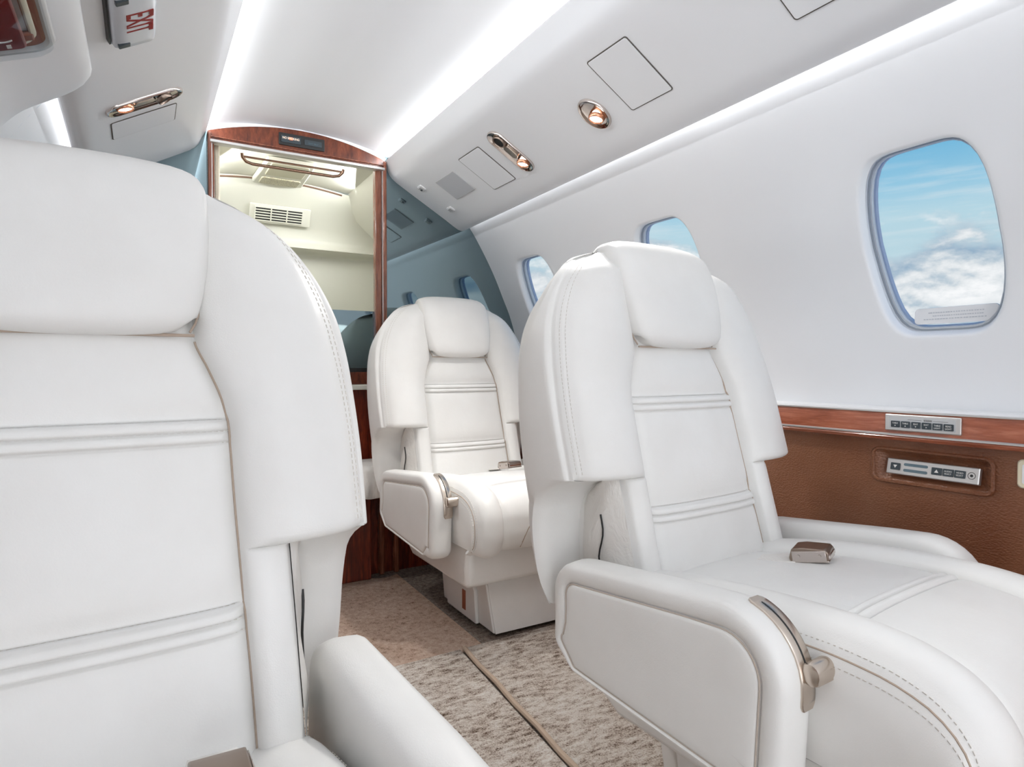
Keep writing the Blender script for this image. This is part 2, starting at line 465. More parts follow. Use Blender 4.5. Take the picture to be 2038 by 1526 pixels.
# ---- lower sidewall, rail (both sides)
def rail(sg, idx):
    fx = (lambda x: x) if sg > 0 else mx
    def px(poly, name, mat, y0=YF, y1=YB, **k):
        b = MB(); b.rings([[(fx(p[0]), y, p[1]) for p in poly] for y in (y0, y1)]); return b.build(name, mat, **k)
    e = struct(empty('trim_%d' % idx))
    o = px([(1.34,.664),(1.306,.664),(1.300,.661),(1.298,.655),(1.34,.655)], 'white_ledge', lining_plain, parent=e, smooth=True)
    o = px([(1.34,.655),(1.300,.655),(1.298,.652),(1.2965,.612),(1.34,.612)], 'wood_band', wood_rail, parent=e, smooth=True)
    o = px([(1.34,.657),(1.2985,.6575),(1.2955,.656),(1.2955,.6535),(1.34,.6535)], 'metal_strip', silver, parent=e)
    o = px([(1.34,.6125),(1.2955,.6125),(1.2935,.611),(1.2935,.608),(1.34,.608)], 'metal_strip', silver, parent=e)
    o = px([(1.34,.608),(1.296,.608),(1.294,.605),(1.297,.599),(1.34,.599)], 'wood_bead', wood_rail, parent=e, smooth=True)
    if sg < 0:
        o = px([(1.33,.600),(1.315,.598),(1.318,.45),(1.310,.30),(1.285,.15),(1.25,-.01),(1.34,-.01)], 'trim_%d' % (idx+1), brown_leather, smooth=True); struct(o)
        return e, None
    # leather panel with moulded recess for the seat-side control unit
    def LX(z): return cr(z, [(-.01,1.25),(.15,1.285),(.30,1.310),(.45,1.318),(.56,1.316),(.600,1.313)])
    b = MB()
    ys = [YF, -.5, 0, .3, .45, .50, .53, .540, .546, .552, .558, .564, .58, .62, .66, .70, .718, .724, .730, .736, .742, .752, .80, .9, 1.2, 1.6, 2.2]
    zs = [-.01, .05, .12, .2, .28, .35, .42, .47, .495, .505, .511, .516, .521, .526, .54, .555, .563, .568, .573, .578, .585, .600]
    def dep(y, z):
        u = 1-sstep(.530, .556, y) if y < .60 else sstep(.720, .746, y)
        q = 1-sstep(.510, .528, z) if z < .54 else sstep(.562, .580, z)
        return (1-max(u, q))*.016
    b.rings([[(LX(z)+dep(y, z), y, z) for z in zs] for y in ys], False, False, closed=False)
    o = b.build('trim_%d' % (idx+1), brown_leather, smooth=True, angle=180); struct(o)
    b = MB(); b.tube([(1.3155, y, z) for y, z in [(p[0]+.640, p[1]+.545) for p in rrect(.215, .066, .014)]], .0035, 6, closed=True)
    b.build('recess_piping', brown_leather, o, smooth=True)
    return e, LX
rail_r, LX = rail(1, 3)
rail(-1, 5)

# ---- overhead service panels (psu) both sides
def psu(sg, idx):
    fx = (lambda x: x) if sg > 0 else mx
    def bx(Y): return 1.084-.018*(2.2-Y)/1.7, 1.284+.016*(2.2-Y)/1.7
    out = [] ; ysamp = [YF, -.3, .4, 1.0, 1.6, YB]
    for y in ysamp:
        ax = .757-.007*(2.2-y)/1.2; az = 1.484
        X, Z = bx(y); nx, nz = X-1.084, Z-1.284
        P = [(ax, az+.002), (ax-.001, az), (ax+.003, az-.006), (.768,1.462), (.777,1.443), (.787,1.431), (.803,1.419), (.85,1.392), (.90,1.3637), (.95,1.3353), (1.0+nx*.3,1.3069), (1.03+nx*.7,1.2885+nz*.4), (1.052+nx,1.2765+nz), (1.068+nx,1.2735+nz), (1.079+nx,1.2775+nz), (1.084+nx,1.285+nz),
             (1.080+nx,1.292+nz), (1.060,1.303), (1.0,1.330), (.85,1.415), (.79,1.455), (ax+.010, az-.006)]
        out.append([(fx(p[0]), y, p[1]) for p in P])
    b = MB(); b.rings(out, True, True); return struct(b.build('trim_%d' % idx, lining, smooth=True, angle=60))
psu(1, 7); psu(-1, 8)
# LED strips sitting in the coves behind the panels
def led(idx, pts, y0=YF, y1=YB):
    b = MB(); b.rings([[(p[0], y, p[1]) for p in pts] for y in (y0, y1)]); struct(b.build('trim_%d' % idx, led_strip))
# slope frames: origin on panel face, x outboard, z into the cabin
def slopeM(side, X, Y, lift=0.0):
    """X given on that side"""
    if side > 0:
        z = 1.43-.5686*(X-.785); ex = Vector((.869,0,-.494)); ey = Vector((0,-1,0)); n = Vector((-.494,0,-.869))
    else:
        z = 1.43+.5686*(X-.149); ex = Vector((-.869,0,-.494)); ey = Vector((0,1,0)); n = Vector((.494,0,-.869))
    o = Vector((X, Y, z+.0005))+n*(lift+.0026)
    M = Matrix((ex, ey, n)).transposed().to_4x4(); M.translation = o; return M

# ---- hatch surround on the left (emergency exit plug), raised over the service panel
def hatch():
    # profile from inboard edge down to the wall, in (X,z), left side
    P = [(-.078,1.302),(-.092,1.288),(-.115,1.2735),(-.150,1.253),(-.195,1.222),(-.235,1.175),(-.272,1.11),(-.306,1.03),(-.344,.944),(-.371,.85),(-.387,.74),(-.391,.67)]
    T, tx, tz = smooth_prof(P); L = T[-1]; n = 46
    def pr(u): return cr(u, tx), cr(u, tz)
    y0, y1 = .45, 1.475; r = .085; b = MB()
    rows = []
    us = [0, .004, .010]+[.010+(L-.010)*i/n for i in range(1, n+1)]
    for u in us:
        x, z = pr(u)
        a, c = pr(max(0, u-.01)), pr(min(L, u+.01)); dx, dz = c[0]-a[0], c[1]-a[1]; l = math.hypot(dx, dz); nx, nz = -dz/l, dx/l
        ye = y1 if u > r else y1-r+math.sqrt(max(0, r*r-(r-u)**2))
        yf = y0
        lift = .010 if u > .012 else .010*math.sqrt(max(0, 1-((.012-u)/.012)**2))
        row = []
        for k_ in range(30):
            q = k_/29
            y = yf+(ye-yf)*q
            e_ = ye-y
            lf = lift*(math.sqrt(max(0, 1-((.012-e_)/.012)**2)) if e_ < .012 else 1)
            row.append((x+nx*lf, y, z+nz*lf))
        # dense edge
        row = row[:-1]+[(x+nx*lift*f, ye-d_, z+nz*lift*f) for d_, f in ((.012,1),(.006,.87),(.002,.55),(0,0.0))]
        row.append((x-nx*.012, ye, z-nz*.012))
        rows.append(row)
    b.rings(rows, False, False, closed=False)
    # inboard edge return
    e0 = rows[0]; b.rings([[ (p[0]+.006, p[1], p[2]+.012) for p in e0], e0], False, False, closed=False)
    o = b.build('door_1', lining, smooth=True, angle=180); struct(o)
    return o
hatch()

poly = [(cr(q, TX)+.01, cr(q, TZ)+.01) for q in [T_[-1]*k/40 for k in range(41)]]
poly = [(1.35, -.01)]+poly[::-1]+[(mx(p[0]), p[1]) for p in poly[1:]]+[(mx(1.35), -.01)]
b = MB(); b.rings([[(p[0], YF, p[1]) for p in poly], [(p[0], YF-.02, p[1]) for p in poly]]); struct(b.build('wall_front', lining_plain))

# ================================================================== AFT BULKHEAD
bk = struct(empty('wall_back', (0, 0, 0)))
def yplate(name, poly, y, th, mat, parent=bk, bevel=0, **k):
    b = MB(); n = len(poly)
    b.rings([[(p[0], y, p[1]) for p in poly], [(p[0], y+th, p[1]) for p in poly]]); return b.build(name, mat, parent, bevel=bevel, **k)
outline_r = [(cr(q, TX), cr(q, TZ)) for q in [T_[3]-.002+(T_[-1]-T_[3])*k/30 for k in range(31)]]
outline_r = [(x+.004, z+.004) for x, z in outline_r]
yplate('tinted_mirror', [(.735,.66)]+[(.735,1.50)]+outline_r, YB, .01, teal)
yplate('tinted_mirror', [(mx(p[0]), p[1]) for p in ([(.735,.66)]+[(.735,1.50)]+outline_r)], YB, .01, teal)
# stiles
for (x0, x1) in ((.181, .1915), (.7465, .758)):
    b = MB(); b.box(((x0+x1)/2, YB-.008, 1.07), (x1-x0, .036, .822)); b.build('wooden_stile', wood_stile, bk, bevel=.003)
for (x0, x1) in ((.1915, .1945), (.7435, .7465)):
    b = MB(); b.box(((x0+x1)/2, YB-.002, 1.06), (x1-x0, .030, .80)); b.build('metal_edge', silver, bk)
for (x0, x1) in ((.1945, .201), (.722, .7435)):
    b = MB(); b.box(((x0+x1)/2, YB+.006, 1.06), (x1-x0, .030, .80)); b.build('wooden_jamb', wood_stile, bk, bevel=.003)
# arch header
arc = []
for k in range(25):
    x = .181+(.758-.181)*k/24
    arc.append((x, 1.484+.052*(1-((x-.467)/.2885)**2)))
b = MB(); poly = [(.181,1.457)]+arc+[(.758,1.457)]
b.rings([[(p[0], YB-.022, p[1]) for p in poly], [(p[0], YB+.03, p[1]) for p in poly]]); b.build('arched_header', wood_arch, bk, bevel=.003)
b = MB(); b.box((.4695, YB-.012, 1.4535), (.565, .030, .010)); b.build('metal_edge', silver, bk, bevel=.002)
b = MB(); b.box((.4695, YB-.016, 1.466), (.565, .022, .003)); b.build('wooden_bead', wood_stile, bk, bevel=.001)
yplate('header_filler', [(.181,1.46)]+[(x_, z_+.03) for x_, z_ in arc]+[(.758,1.46)], YB-.004, .03, lining, smooth=False)
# lower half: dark glass, wood rail, ledge, cherry panels
yplate('tinted_mirror', [(.20,.742),(.725,.742),(.725,.949),(.20,.949)], YB+.012, .012, teal)
yplate('black_channel', [(.20,.731),(.725,.731),(.725,.745),(.20,.745)], YB+.002, .02, black)
b = MB(); b.box((.467, YB+.004, .709), (1.70, .03, .044)); b.build('wooden_rail', wood_arch, bk, bevel=.002)
b = MB(); b.box((.467, YB-.008, .677), (1.70, .04, .018)); b.build('cream_ledge', cream, bk, bevel=.004)
b = MB(); b.box((.467, YB+.012, .335), (1.74, .02, .67)); b.build('cherry_panel', wood_dark, bk)
for x in (.735, .79):
    b = MB(); b.box((x, YB-.012, .20), (.020, .03, .40)); b.build('wooden_batten', wood_stile, bk, bevel=.006)
b = MB(); b.box((.50, YB-.008, .20), (.32, .016, .40))
b.build('cherry_plinth', wood_dark, bk, bevel=.004)
b = MB(); b.prism([(.50, 0), (.668, 0), (.655, .014), (.50, .075)], 0, .05, Matrix(((1,0,0,0),(0,0,1,2.13),(0,1,0,0),(0,0,0,1))))
b.build('beige_skirting', principled('beige_vinyl', srgb(176,150,128), .5), bk, bevel=.003)

# annunciator in the header
e = empty('annunciator_panel', (.4655, YB-.0245, 1.4975), 0)
tag(e, 'small black annunciator panel with lit indicator text in the curved wooden header', 'indicator panel')
b = MB(); b.prism(rrect(.148, .040, .004), 0, .004, Matrix(((1,0,0,0),(0,0,-1,.002),(0,1,0,0),(0,0,0,1)))); b.build('housing', black, e, bevel=.001)
b = MB(); b.box((-.036, -.003, 0), (.062, .002, .022)); b.box((.036, -.003, 0), (.056, .002, .018)); b.build('indicator_screen', dark_btn, e)
MR = Matrix(((1,0,0,0),(0,0,-1,0),(0,1,0,0),(0,0,0,1)))
text('lit_text', 'NO SMOKING', .010, ind_on, e, Matrix.Translation((-.036,-.0046,.003)) @ Matrix.Rotation(math.pi/2, 4, 'X'), sx=.85)
text('dim_text', 'SEAT BELT', .008, lcd, e, Matrix.Translation((.036,-.0046,-.002)) @ Matrix.Rotation(math.pi/2, 4, 'X'), sx=.9)
b = MB(); b.box((-.036, -.0042, .003), (.012, .001, .009)); b.build('red_indicator', emis('red_indicator_glow', (1,.25,.12), 1.0), e)

# curtain rail loop below header
pts = []
x0, x1 = .29, .615
for x, y, z in ((x0-.004, YB+.03, 1.447), (x0-.002, YB+.035, 1.436), (x0+.010, YB+.04, 1.424), (x0+.03, YB+.042, 1.4195), (x1-.03, YB+.042, 1.4195), (x1-.010, YB+.04, 1.424), (x1+.002, YB+.035, 1.436), (x1+.004, YB+.03, 1.447)):
    pts.append((x, y, z))
b = MB(); b.tube(pts, .0052, 10); o = b.build('curtain_rail', bronze, smooth=True, angle=60)
b2 = MB(); b2.tube([(x0, YB+.042, 1.4400), (x1, YB+.042, 1.4400)], .0035, 8); b2.build('rail_tube', bronze, o, smooth=True)
tag(o, 'looped bronze curtain rail hanging under the wooden header of the aft opening', 'rail')

# ================================================================== AFT COMPARTMENT
ac = struct(empty('wall_rear'))
def sheet(name, rows, mat, parent, angle=50):
    b = MB(); b.rings(rows, False, False, closed=False); return b.build(name, mat, parent, smooth=True, angle=angle)
# ceiling to Y=2.72
rows = []
for i in range(21):
    x = .16+(.78-.16)*i/20; z = 1.510-.02*((x-.467)/.3)**2
    rows.append([(x, y, z) for y in (YB+.03, 2.5, 2.70)])
sheet('cream_ceiling', rows, cream, ac)
# raised centre box holding the speaker
# rear dome
rows = []
for i in range(25):
    x = .02+1.0*i/24; arch = .035*((x-.467)/.3)**2
    z0 = 1.500-arch*.8
    rows.append([(x, 2.69, z0+.012), (x, 2.70, z0-.004), (x, 2.73, z0-.03), (x, 2.78, 1.42-arch*.4), (x, 2.82, 1.36-arch*.2), (x, 2.84, 1.31), (x, 2.835, 1.285), (x, 2.80, 1.268), (x, 2.80, 1.262), (x, 2.87, 1.257), (x, 2.88, 1.245)])
sheet('cream_dome', rows, cream, ac, 60)
sheet('cream_rear_panel', [[(x, 2.88, z) for z in (1.25, 1.1, .62)] for x in (0.0, .5, 1.1)], cream, ac)
brown_gap = principled('brown_joint', srgb(120,92,74), .7)
b = MB(); b.tube([(.20+.54*k/20, 2.694, 1.5045-.028*((.20+.54*k/20-.467)/.3)**2) for k in range(21)], .0035, 6); b.build('ceiling_joint', brown_gap, ac, smooth=True)
b = MB(); b.tube([(.05+.93*k/10, 2.806, 1.2635) for k in range(11)], .0022, 6); b.build('shelf_joint', brown_gap, ac, smooth=True)
# right inboard facet + side wall
sheet('cream_side_panel', [[(.757, y, 1.512), (.772, y, 1.475), (.792, y, 1.435), (.83, y, 1.395), (.93, y, 1.33), (.97, y, 1.27), (1.0, y, 1.1), (1.0, y, .62)] for y in (YB+.03, 2.5, 2.89)], cream, ac, 25)
sheet('cream_side_panel', [[(.150, y, 1.53), (.115, y, 1.46), (.08, y, 1.40), (.06, y, 1.2), (.06, y, .62)] for y in (YB+.03, 2.5, 2.89)], cream, ac, 25)
b = MB(); b.box((.5, 2.57, .60), (1.1, .66, .02)); b.build('compartment_floor', cream, ac)
b = MB(); b.box((.2115, YB+.20, 1.25), (.018, .34, .50)); b.build('door_seal', principled('cream_seal', srgb(238,230,206), .4, build=lambda t, p: bump(t, p, t.noise(objc(t), 40, 4), .6, .01)), ac, bevel=.006)
area('compartment_light', (.74, 2.45, 1.470), .012, .42, P_AFT, (-.8, .2, -.35), LEDC)
area('compartment_light', (.235, 2.45, 1.470), .012, .42, P_AFT*.6, (.8, .2, -.35), LEDC)
# speaker box
e = empty('ceiling_speaker', (.475, 2.55, 1.505)); tag(e, 'cream speaker unit with perforated grille in the compartment ceiling beyond the aft opening', 'speaker')
b = MB(); b.prism([(-.085,-.16),(.085,-.16),(.095,.13),(-.095,.13)], -.022, 0); b.build('speaker_housing', cream, e, bevel=.006)
b = MB(); b.prism(rrect(.135, .15, .008), -.0255, -.020, Matrix.Translation((0,-.075,0))); b.build('cover_panel', cream_dark, e, bevel=.002)
gr = principled('perforated_grille', srgb(190,184,158), .5, build=lambda t, p: t.l.new(t.ramp((lambda v: (t.l.new(objc(t), v.inputs['Vector']), v.inputs['Scale'].__setattr__('default_value', 260), v.outputs['Distance'])[2])(t.add('ShaderNodeTexVoronoi')), [(.2, srgb(120,110,92)), (.45, srgb(200,194,168))]), p.inputs['Base Color']))
b = MB(); b.prism(rrect(.145, .085, .010), -.0265, -.020, Matrix.Translation((0,.075,0))); b.build('speaker_grille', gr, e, bevel=.002)
# air vent on the dome
vn = Vector((0, -.84, -.50)).normalized(); vx = Vector((1,0,0)); vy = vn.cross(vx)
Mv = Matrix((vx, vy, vn)).transposed().to_4x4(); Mv.translation = Vector((.505, 2.785, 1.388))
e = empty('air_vent', M=Mv); tag(e, 'cream louvred air vent with dark slots on the dome beyond the aft opening', 'vent')
b = MB(); b.prism(rrect(.245, .078, .006), -.004, .004); b.build('vent_frame', cream, e, bevel=.002)
b = MB(); b.box((-.006, 0, .0035), (.19, .056, .003)); b.build('vent_cavity', black, e)
b = MB()
for r_ in range(6): b.box((-.006, -.028+.056*r_/5, .0065), (.19, .0042, .005))
b.build('vent_louvres', cream, e)
for c_ in range(4):
    b = MB(); b.box((-.006-.095+.19*c_/3, 0, .0068), (.0045, .058, .0055)); b.build('vent_mullion', cream, e)

# ================================================================== FLOOR COVERINGS
def carpet(name, poly, h, mat, wav=0):
    b = MB(); b.prism(poly, 0, h); return b.build(name, mat, bevel=.003)
far = [(.34+.44*k/14, 2.135+.012*math.sin(k*1.9)) for k in range(15)][::-1]
o = carpet('aisle_carpet', [(.10,1.455),(.775,1.462)]+far+[(.10,2.13)], .006, carpet_brown)
tag(o, 'brown cut pile aisle carpet running back to the wooden bulkhead', 'carpet')
o = carpet('cabin_carpet', [(-.33,-.6),(.5515,-.6),(.7065,1.47),(-.33,1.455)], .010, carpet_light)
tag(o, 'taupe loop pile carpet on the aisle side of the raised binding cord', 'carpet')
o = carpet('cabin_carpet', [(.5675,-.6),(1.26,-.6),(1.26,1.486),(.7225,1.472)], .010, carpet_light)
tag(o, 'taupe loop pile carpet under the seats right of the binding cord', 'carpet')
b = MB(); b.tube([(.714-.039*(1.462-y)/.52+.0018*math.sin(y*31), y, .0125) for y in [1.462-.05*k for k in range(42)]], .0062, 8)
o = b.build('binding_cord', cord_m, smooth=True); tag(o, 'beige binding cord along the seam between the two taupe carpet pieces', 'cord')

# ================================================================== SEATS
RIB1 = (.690, .678, .666); RIB2 = (.503, .491, .479)
def yfz(z): return (z-.374)*.27
WP = [(.33,.150),(.42,.149),(.51,.146),(.61,.143),(.68,.142),(.71,.137),(.745,.124),(.78,.110),(.83,.108),(.96,.106)]
WF = [(.33,.262),(.56,.287),(.65,.288),(.73,.284),(.79,.276),(.83,.265),(.87,.247),(.90,.227),(.925,.201),(.943,.172),(.953,.150),(.958,.140)]
WO = [(.33,.270),(.38,.284),(.45,.294),(.56,.301),(.65,.304),(.74,.301),(.80,.293),(.84,.279),(.88,.256),(.91,.230),(.935,.200),(.95,.172),(.958,.145)]
YBK = [(.33,.150),(.35,.160),(.40,.176),(.45,.190),(.52,.208),(.60,.222),(.70,.232),(.77,.236),(.83,.231),(.88,.219),(.92,.207),(.945,.197),(.958,.189)]
YN = [(.33,.138),(.40,.150),(.46,.152),(.50,.146),(.525,.132),(.542,.110),(.552,.088),(.560,.072)]

def rib_off(z, ribs):
    a, m, c = ribs; d = 0
    for g in ribs: d += .0042*math.exp(-((z-g)/.0013)**2)
    if c < z < a:
        lo, hi = (c, m) if z < m else (m, a)
        d -= .0042*math.sin(math.pi*(z-lo)/(hi-lo))**.6
    if z >= a: d += .0085*math.exp(-((z-a)/.019)**2)
    if z <= c: d += .0020*math.exp(-((c-z)/.010)**2)
    return d
def make_backrest(parent):
    zs = [.335, .35, .37, .39]
    z = .40
    while z < .556: zs.append(z); z += .012
    zs += [.5505, .5535, .556, .5575, .5585, .5600, .5615, .5635, .566, .570, .576, .584]
    z = .592
    while z < .95: zs.append(z); z += .010
    zs += [.944, .948, .951, .953, .955, .9567, .958]
    for ribs in (RIB1, RIB2):
        q = ribs[2]-.012
        while q < ribs[0]+.02: zs.append(q); q += .0011
    zs = sorted(set(round(q, 4) for q in zs)); 
    zz = [zs[0]]
    for q in zs[1:]:
        if q-zz[-1] > .0007: zz.append(q)
    zs = zz
    UP = [0,.15,.3,.45,.6,.72,.82,.89,.94,.97,.99,1.0]
    VW = [.008,.02,.045,.09,.15,.23,.32,.42,.52,.62,.71,.79,.86,.91,.945,.965,.975,.985,1.0]
    def section(z):
        notch = 1-sstep(.5560, .5615, z)       # 1 below
        yf = yfz(z); wp = cr(z, WP); wo = cr(z, WO); wfu = cr(z, WF); yb = cr(z, YBK)
        wfl = .186+.004*sstep(.54, .40, z) if z < .562 else .186
        wfl = .198
        wf = wfu*(1-notch)+wfl*notch
        top = sstep(.905, .958, z)**1.6
        yfe = yf+top*.022
        P = []
        for u in UP:
            d = -.010*(1-u**3)
            if z < .78: d += (rib_off(z, RIB1)+rib_off(z, RIB2))*(1-.85*sstep(.93, 1, u))
            d += .010*sstep(.90, 1, u)
            P.append((wp*u, yfe+.004+d))
        bulge = .026*(1-.55*notch)*(1-.7*top)
        for v in VW:
            x = wp+(wf-wp)*v
            pr = math.sin(math.pi*min(1, v)**.80)**.85 if v < 1 else 0
            d = .011*math.exp(-(v/.035)**2)-bulge*pr
            if v > .955 and notch < .5:                      # ridge between the two stitch rows
                d -= .0018*math.sin(math.pi*(v-.955)/.045)
            d += .010*sstep(.86, 1, v)
            # tuck under the wing lip
            d += .010*math.exp(-((z-.559)/.006)**2)*sstep(.02, .25, v)*(1 if z > .556 else .3)
            P.append((x, yfe+d))
        nP = len(P)
        yn_u = yfe+.022; yn = yn_u*(1-notch)+min(cr(z, YN), yb-.014)*notch
        # inner notch wall
        for k in (.25, .5, .75, 1.0):
            y = yfe+.010+(yn-(yfe+.010))*k
            P.append((wf+(.003+.004*k)*(1) if notch < .5 else wf+.006*k, y))
        # shoulder out to the outer shell
        x0 = P[-1][0]
        for k, yy in ((.06, .0), (.4, .0015), (.75, .003), (.94, .006), (1.0, .014)):
            P.append((x0+(wo-x0)*k, yn+yy))
        y0 = P[-1][1]; r = min(.045, max(.004, yb-y0-.004))
        for k in (.25, .5, .75, 1.0):
            P.append((wo+.002*math.sin(math.pi*k), y0+(yb-r-y0)*k))
        for a in (18, 36, 54, 72, 90):
            a = math.radians(a); P.append((wo-r*(1-math.cos(a)), yb-r+r*math.sin(a)))
        xe = P[-1][0]
        for k in (.75, .5, .25, 0): P.append((xe*k, yb+.004*(1-k)))
        return P
    secs = [(z, section(z)) for z in zs]
    NP = len(secs[0][1]); nU = len(UP)
    def col(side, j): return [((side*s[j][0]), s[j][1], z) for z, s in secs]
    # centre panel: columns -nU+1..nU-1
    cols = [col(-1, j) for j in range(nU-1, 0, -1)]+[col(1, j) for j in range(0, nU)]
    b = MB(); b.rings(cols, False, False, closed=False); b.build('centre_panel', leather, parent, smooth=True, angle=180)
    b = MB()
    A = [col(1, j) for j in range(nU-1, NP)]
    B = [col(-1, j) for j in range(nU-1, NP)]
    full = A+B[::-1][1:]
    b.rings(full, False, False, closed=False)
    # caps top and bottom
    capt = [c[-1] for c in full]; capb = [c[0] for c in full]
    b.add(capt, [tuple(range(len(capt)))]); b.add(capb, [tuple(range(len(capb)))])
    o = b.build('backrest', leather, parent, smooth=True, angle=75)
    # stitching rows on the wing seams and ribs
    sm = MB()
    def dash(p, q, wv, nrm):
        p, q, wv, nrm = Vector(p), Vector(q), Vector(wv), Vector(nrm)
        sm.add([p-wv, q-wv, q+wv, p+wv, p-wv*.6+nrm, q-wv*.6+nrm, q+wv*.6+nrm, p+wv*.6+nrm],
               [(0,1,5,4),(1,2,6,5),(2,3,7,6),(3,0,4,7),(4,5,6,7)])
    def secpt(z, v):
        s = section(z); xs = s[nU:nU+len(VW)]
        for i in range(len(VW)-1):
            if VW[i+1] >= v: break
        k = (v-VW[i])/(VW[i+1]-VW[i]); return (xs[i][0]+(xs[i+1][0]-xs[i][0])*k, xs[i][1]+(xs[i+1][1]-xs[i][1])*k)
    for sd in (-1, 1):
        for v in (.950, .995):
            z = .572
            while z < .945:
                a = secpt(z, v); c = secpt(z+.0042, v)
                dash((sd*a[0], a[1]-.0002, z), (sd*c[0], c[1]-.0002, z+.0042), (.00055, 0, 0), (sd*.0003, -.0007, 0)); z += .0068
    for ribs in (RIB1, RIB2):
        for g in ribs:
            wq = cr(g, WP); x = -wq+.004
            while x < wq-.004:
                s = section(g); yy = lin(abs(x)/wq, [(u, s[i][1]) for i, u in enumerate(UP)])
                dash((x, yy, g), (x+.0040, yy, g), (0, 0, .0005), (0, -.0010, 0)); x += .0064
    st = sm.build('stitching', thread, o); st['kind'] = 'stuff'
    # dark seam lines (piping cord in the joint, coloured darker for the seam shade)
    sb = MB()
    for sd in (-1, 1):
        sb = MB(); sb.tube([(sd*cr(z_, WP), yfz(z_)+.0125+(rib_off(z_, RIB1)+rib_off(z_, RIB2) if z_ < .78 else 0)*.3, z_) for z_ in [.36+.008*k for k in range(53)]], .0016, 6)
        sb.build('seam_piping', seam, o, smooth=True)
    return o
def make_headrest(parent):
    path = [(.128,.7835),(.104,.7815),(.0925,.7835),(.0850,.789),(.0815,.799),(.0825,.815),(.088,.84),(.098,.875),(.109,.91),(.121,.94),(.135,.962),(.153,.976),(.175,.9835),(.198,.983),(.220,.973),(.238,.952),(.246,.925),(.248,.88),(.246,.85)]
    WH = [(.78,.099),(.79,.1065),(.80,.111),(.83,.1185),(.87,.126),(.92,.130),(.955,.130),(.975,.128),(.985,.126)]
    # resample
    T = [0]
    for a, c in zip(path, path[1:]): T.append(T[-1]+math.dist(a, c))
    ty = [(q, p[0]) for q, p in zip(T, path)]; tz = [(q, p[1]) for q, p in zip(T, path)]
    n = 70; rows = []
    A = [0,.2,.4,.58,.72,.83,.90,.95,.985,1.0,1.004,1.003,.99]
    D = [0,0,0,.0005,.0013,.003,.0052,.0085,.014,.022,.034,.050,.058]
    for i in range(n+1):
        q = T[-1]*i/n; y, z = cr(q, ty), cr(q, tz)
        y1, z1 = cr(q+.004, ty), cr(q+.004, tz); y0, z0 = cr(max(0, q-.004), ty), cr(max(0, q-.004), tz)
        dy, dz = y1-y0, z1-z0; l = math.hypot(dy, dz) or 1; ny, nz = dz/l, -dy/l     # inward normal candidate
        cy, cz = .19, .87
        if (cy-y)*ny+(cz-z)*nz < 0: ny, nz = -ny, -nz
        w_ = cr(z, WH) if q < T[12] else .126-(.012*(q-T[12])/(T[-1]-T[12]))
        pil = sstep(.0, .05, q)
        half = [(w_*a, y+ny*(d-.004*pil*(1-a*a)), z+nz*(d-.004*pil*(1-a*a))) for a, d in zip(A, D)]
        rows.append([(-x, y_, z_) for x, y_, z_ in half[:0:-1]]+half)
    b = MB(); b.rings(rows, False, False, closed=False)
    o = b.build('headrest', leather, parent, smooth=True, angle=180)
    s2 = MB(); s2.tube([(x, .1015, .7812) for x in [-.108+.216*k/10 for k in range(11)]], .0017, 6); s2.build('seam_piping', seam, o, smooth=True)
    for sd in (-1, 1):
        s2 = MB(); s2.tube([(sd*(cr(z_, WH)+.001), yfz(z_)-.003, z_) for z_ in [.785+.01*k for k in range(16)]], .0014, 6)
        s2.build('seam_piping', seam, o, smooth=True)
    return o
def rounded_poly(corners, n=9):
    out = []; m = len(corners)
    for i, (p, r) in enumerate(corners):
        a = Vector(corners[i-1][0]); c = Vector(corners[(i+1) % m][0]); p = Vector(p)
        d1, d2 = (a-p).normalized(), (c-p).normalized(); ang = d1.angle(d2); tl = r/math.tan(ang/2)
        s, e = p+d1*tl, p+d2*tl; cen = p+(d1+d2).normalized()*(r/math.sin(ang/2))
        va, vb = s-cen, e-cen; tot = va.angle(vb); sgn = 1 if va.x*vb.y-va.y*vb.x > 0 else -1
        for k in range(n+1):
            q = sgn*tot*k/n; out.append((cen.x+va.x*math.cos(q)-va.y*math.sin(q), cen.y+va.x*math.sin(q)+va.y*math.cos(q)))
    return out
def dens(poly, step=.02):
    out = []
    for a, c in zip(poly, poly[1:]+poly[:1]):
        l = math.dist(a, c); n = max(1, int(l/step))
        for k in range(n): out.append((a[0]+(c[0]-a[0])*k/n, a[1]+(c[1]-a[1])*k/n))
    return out
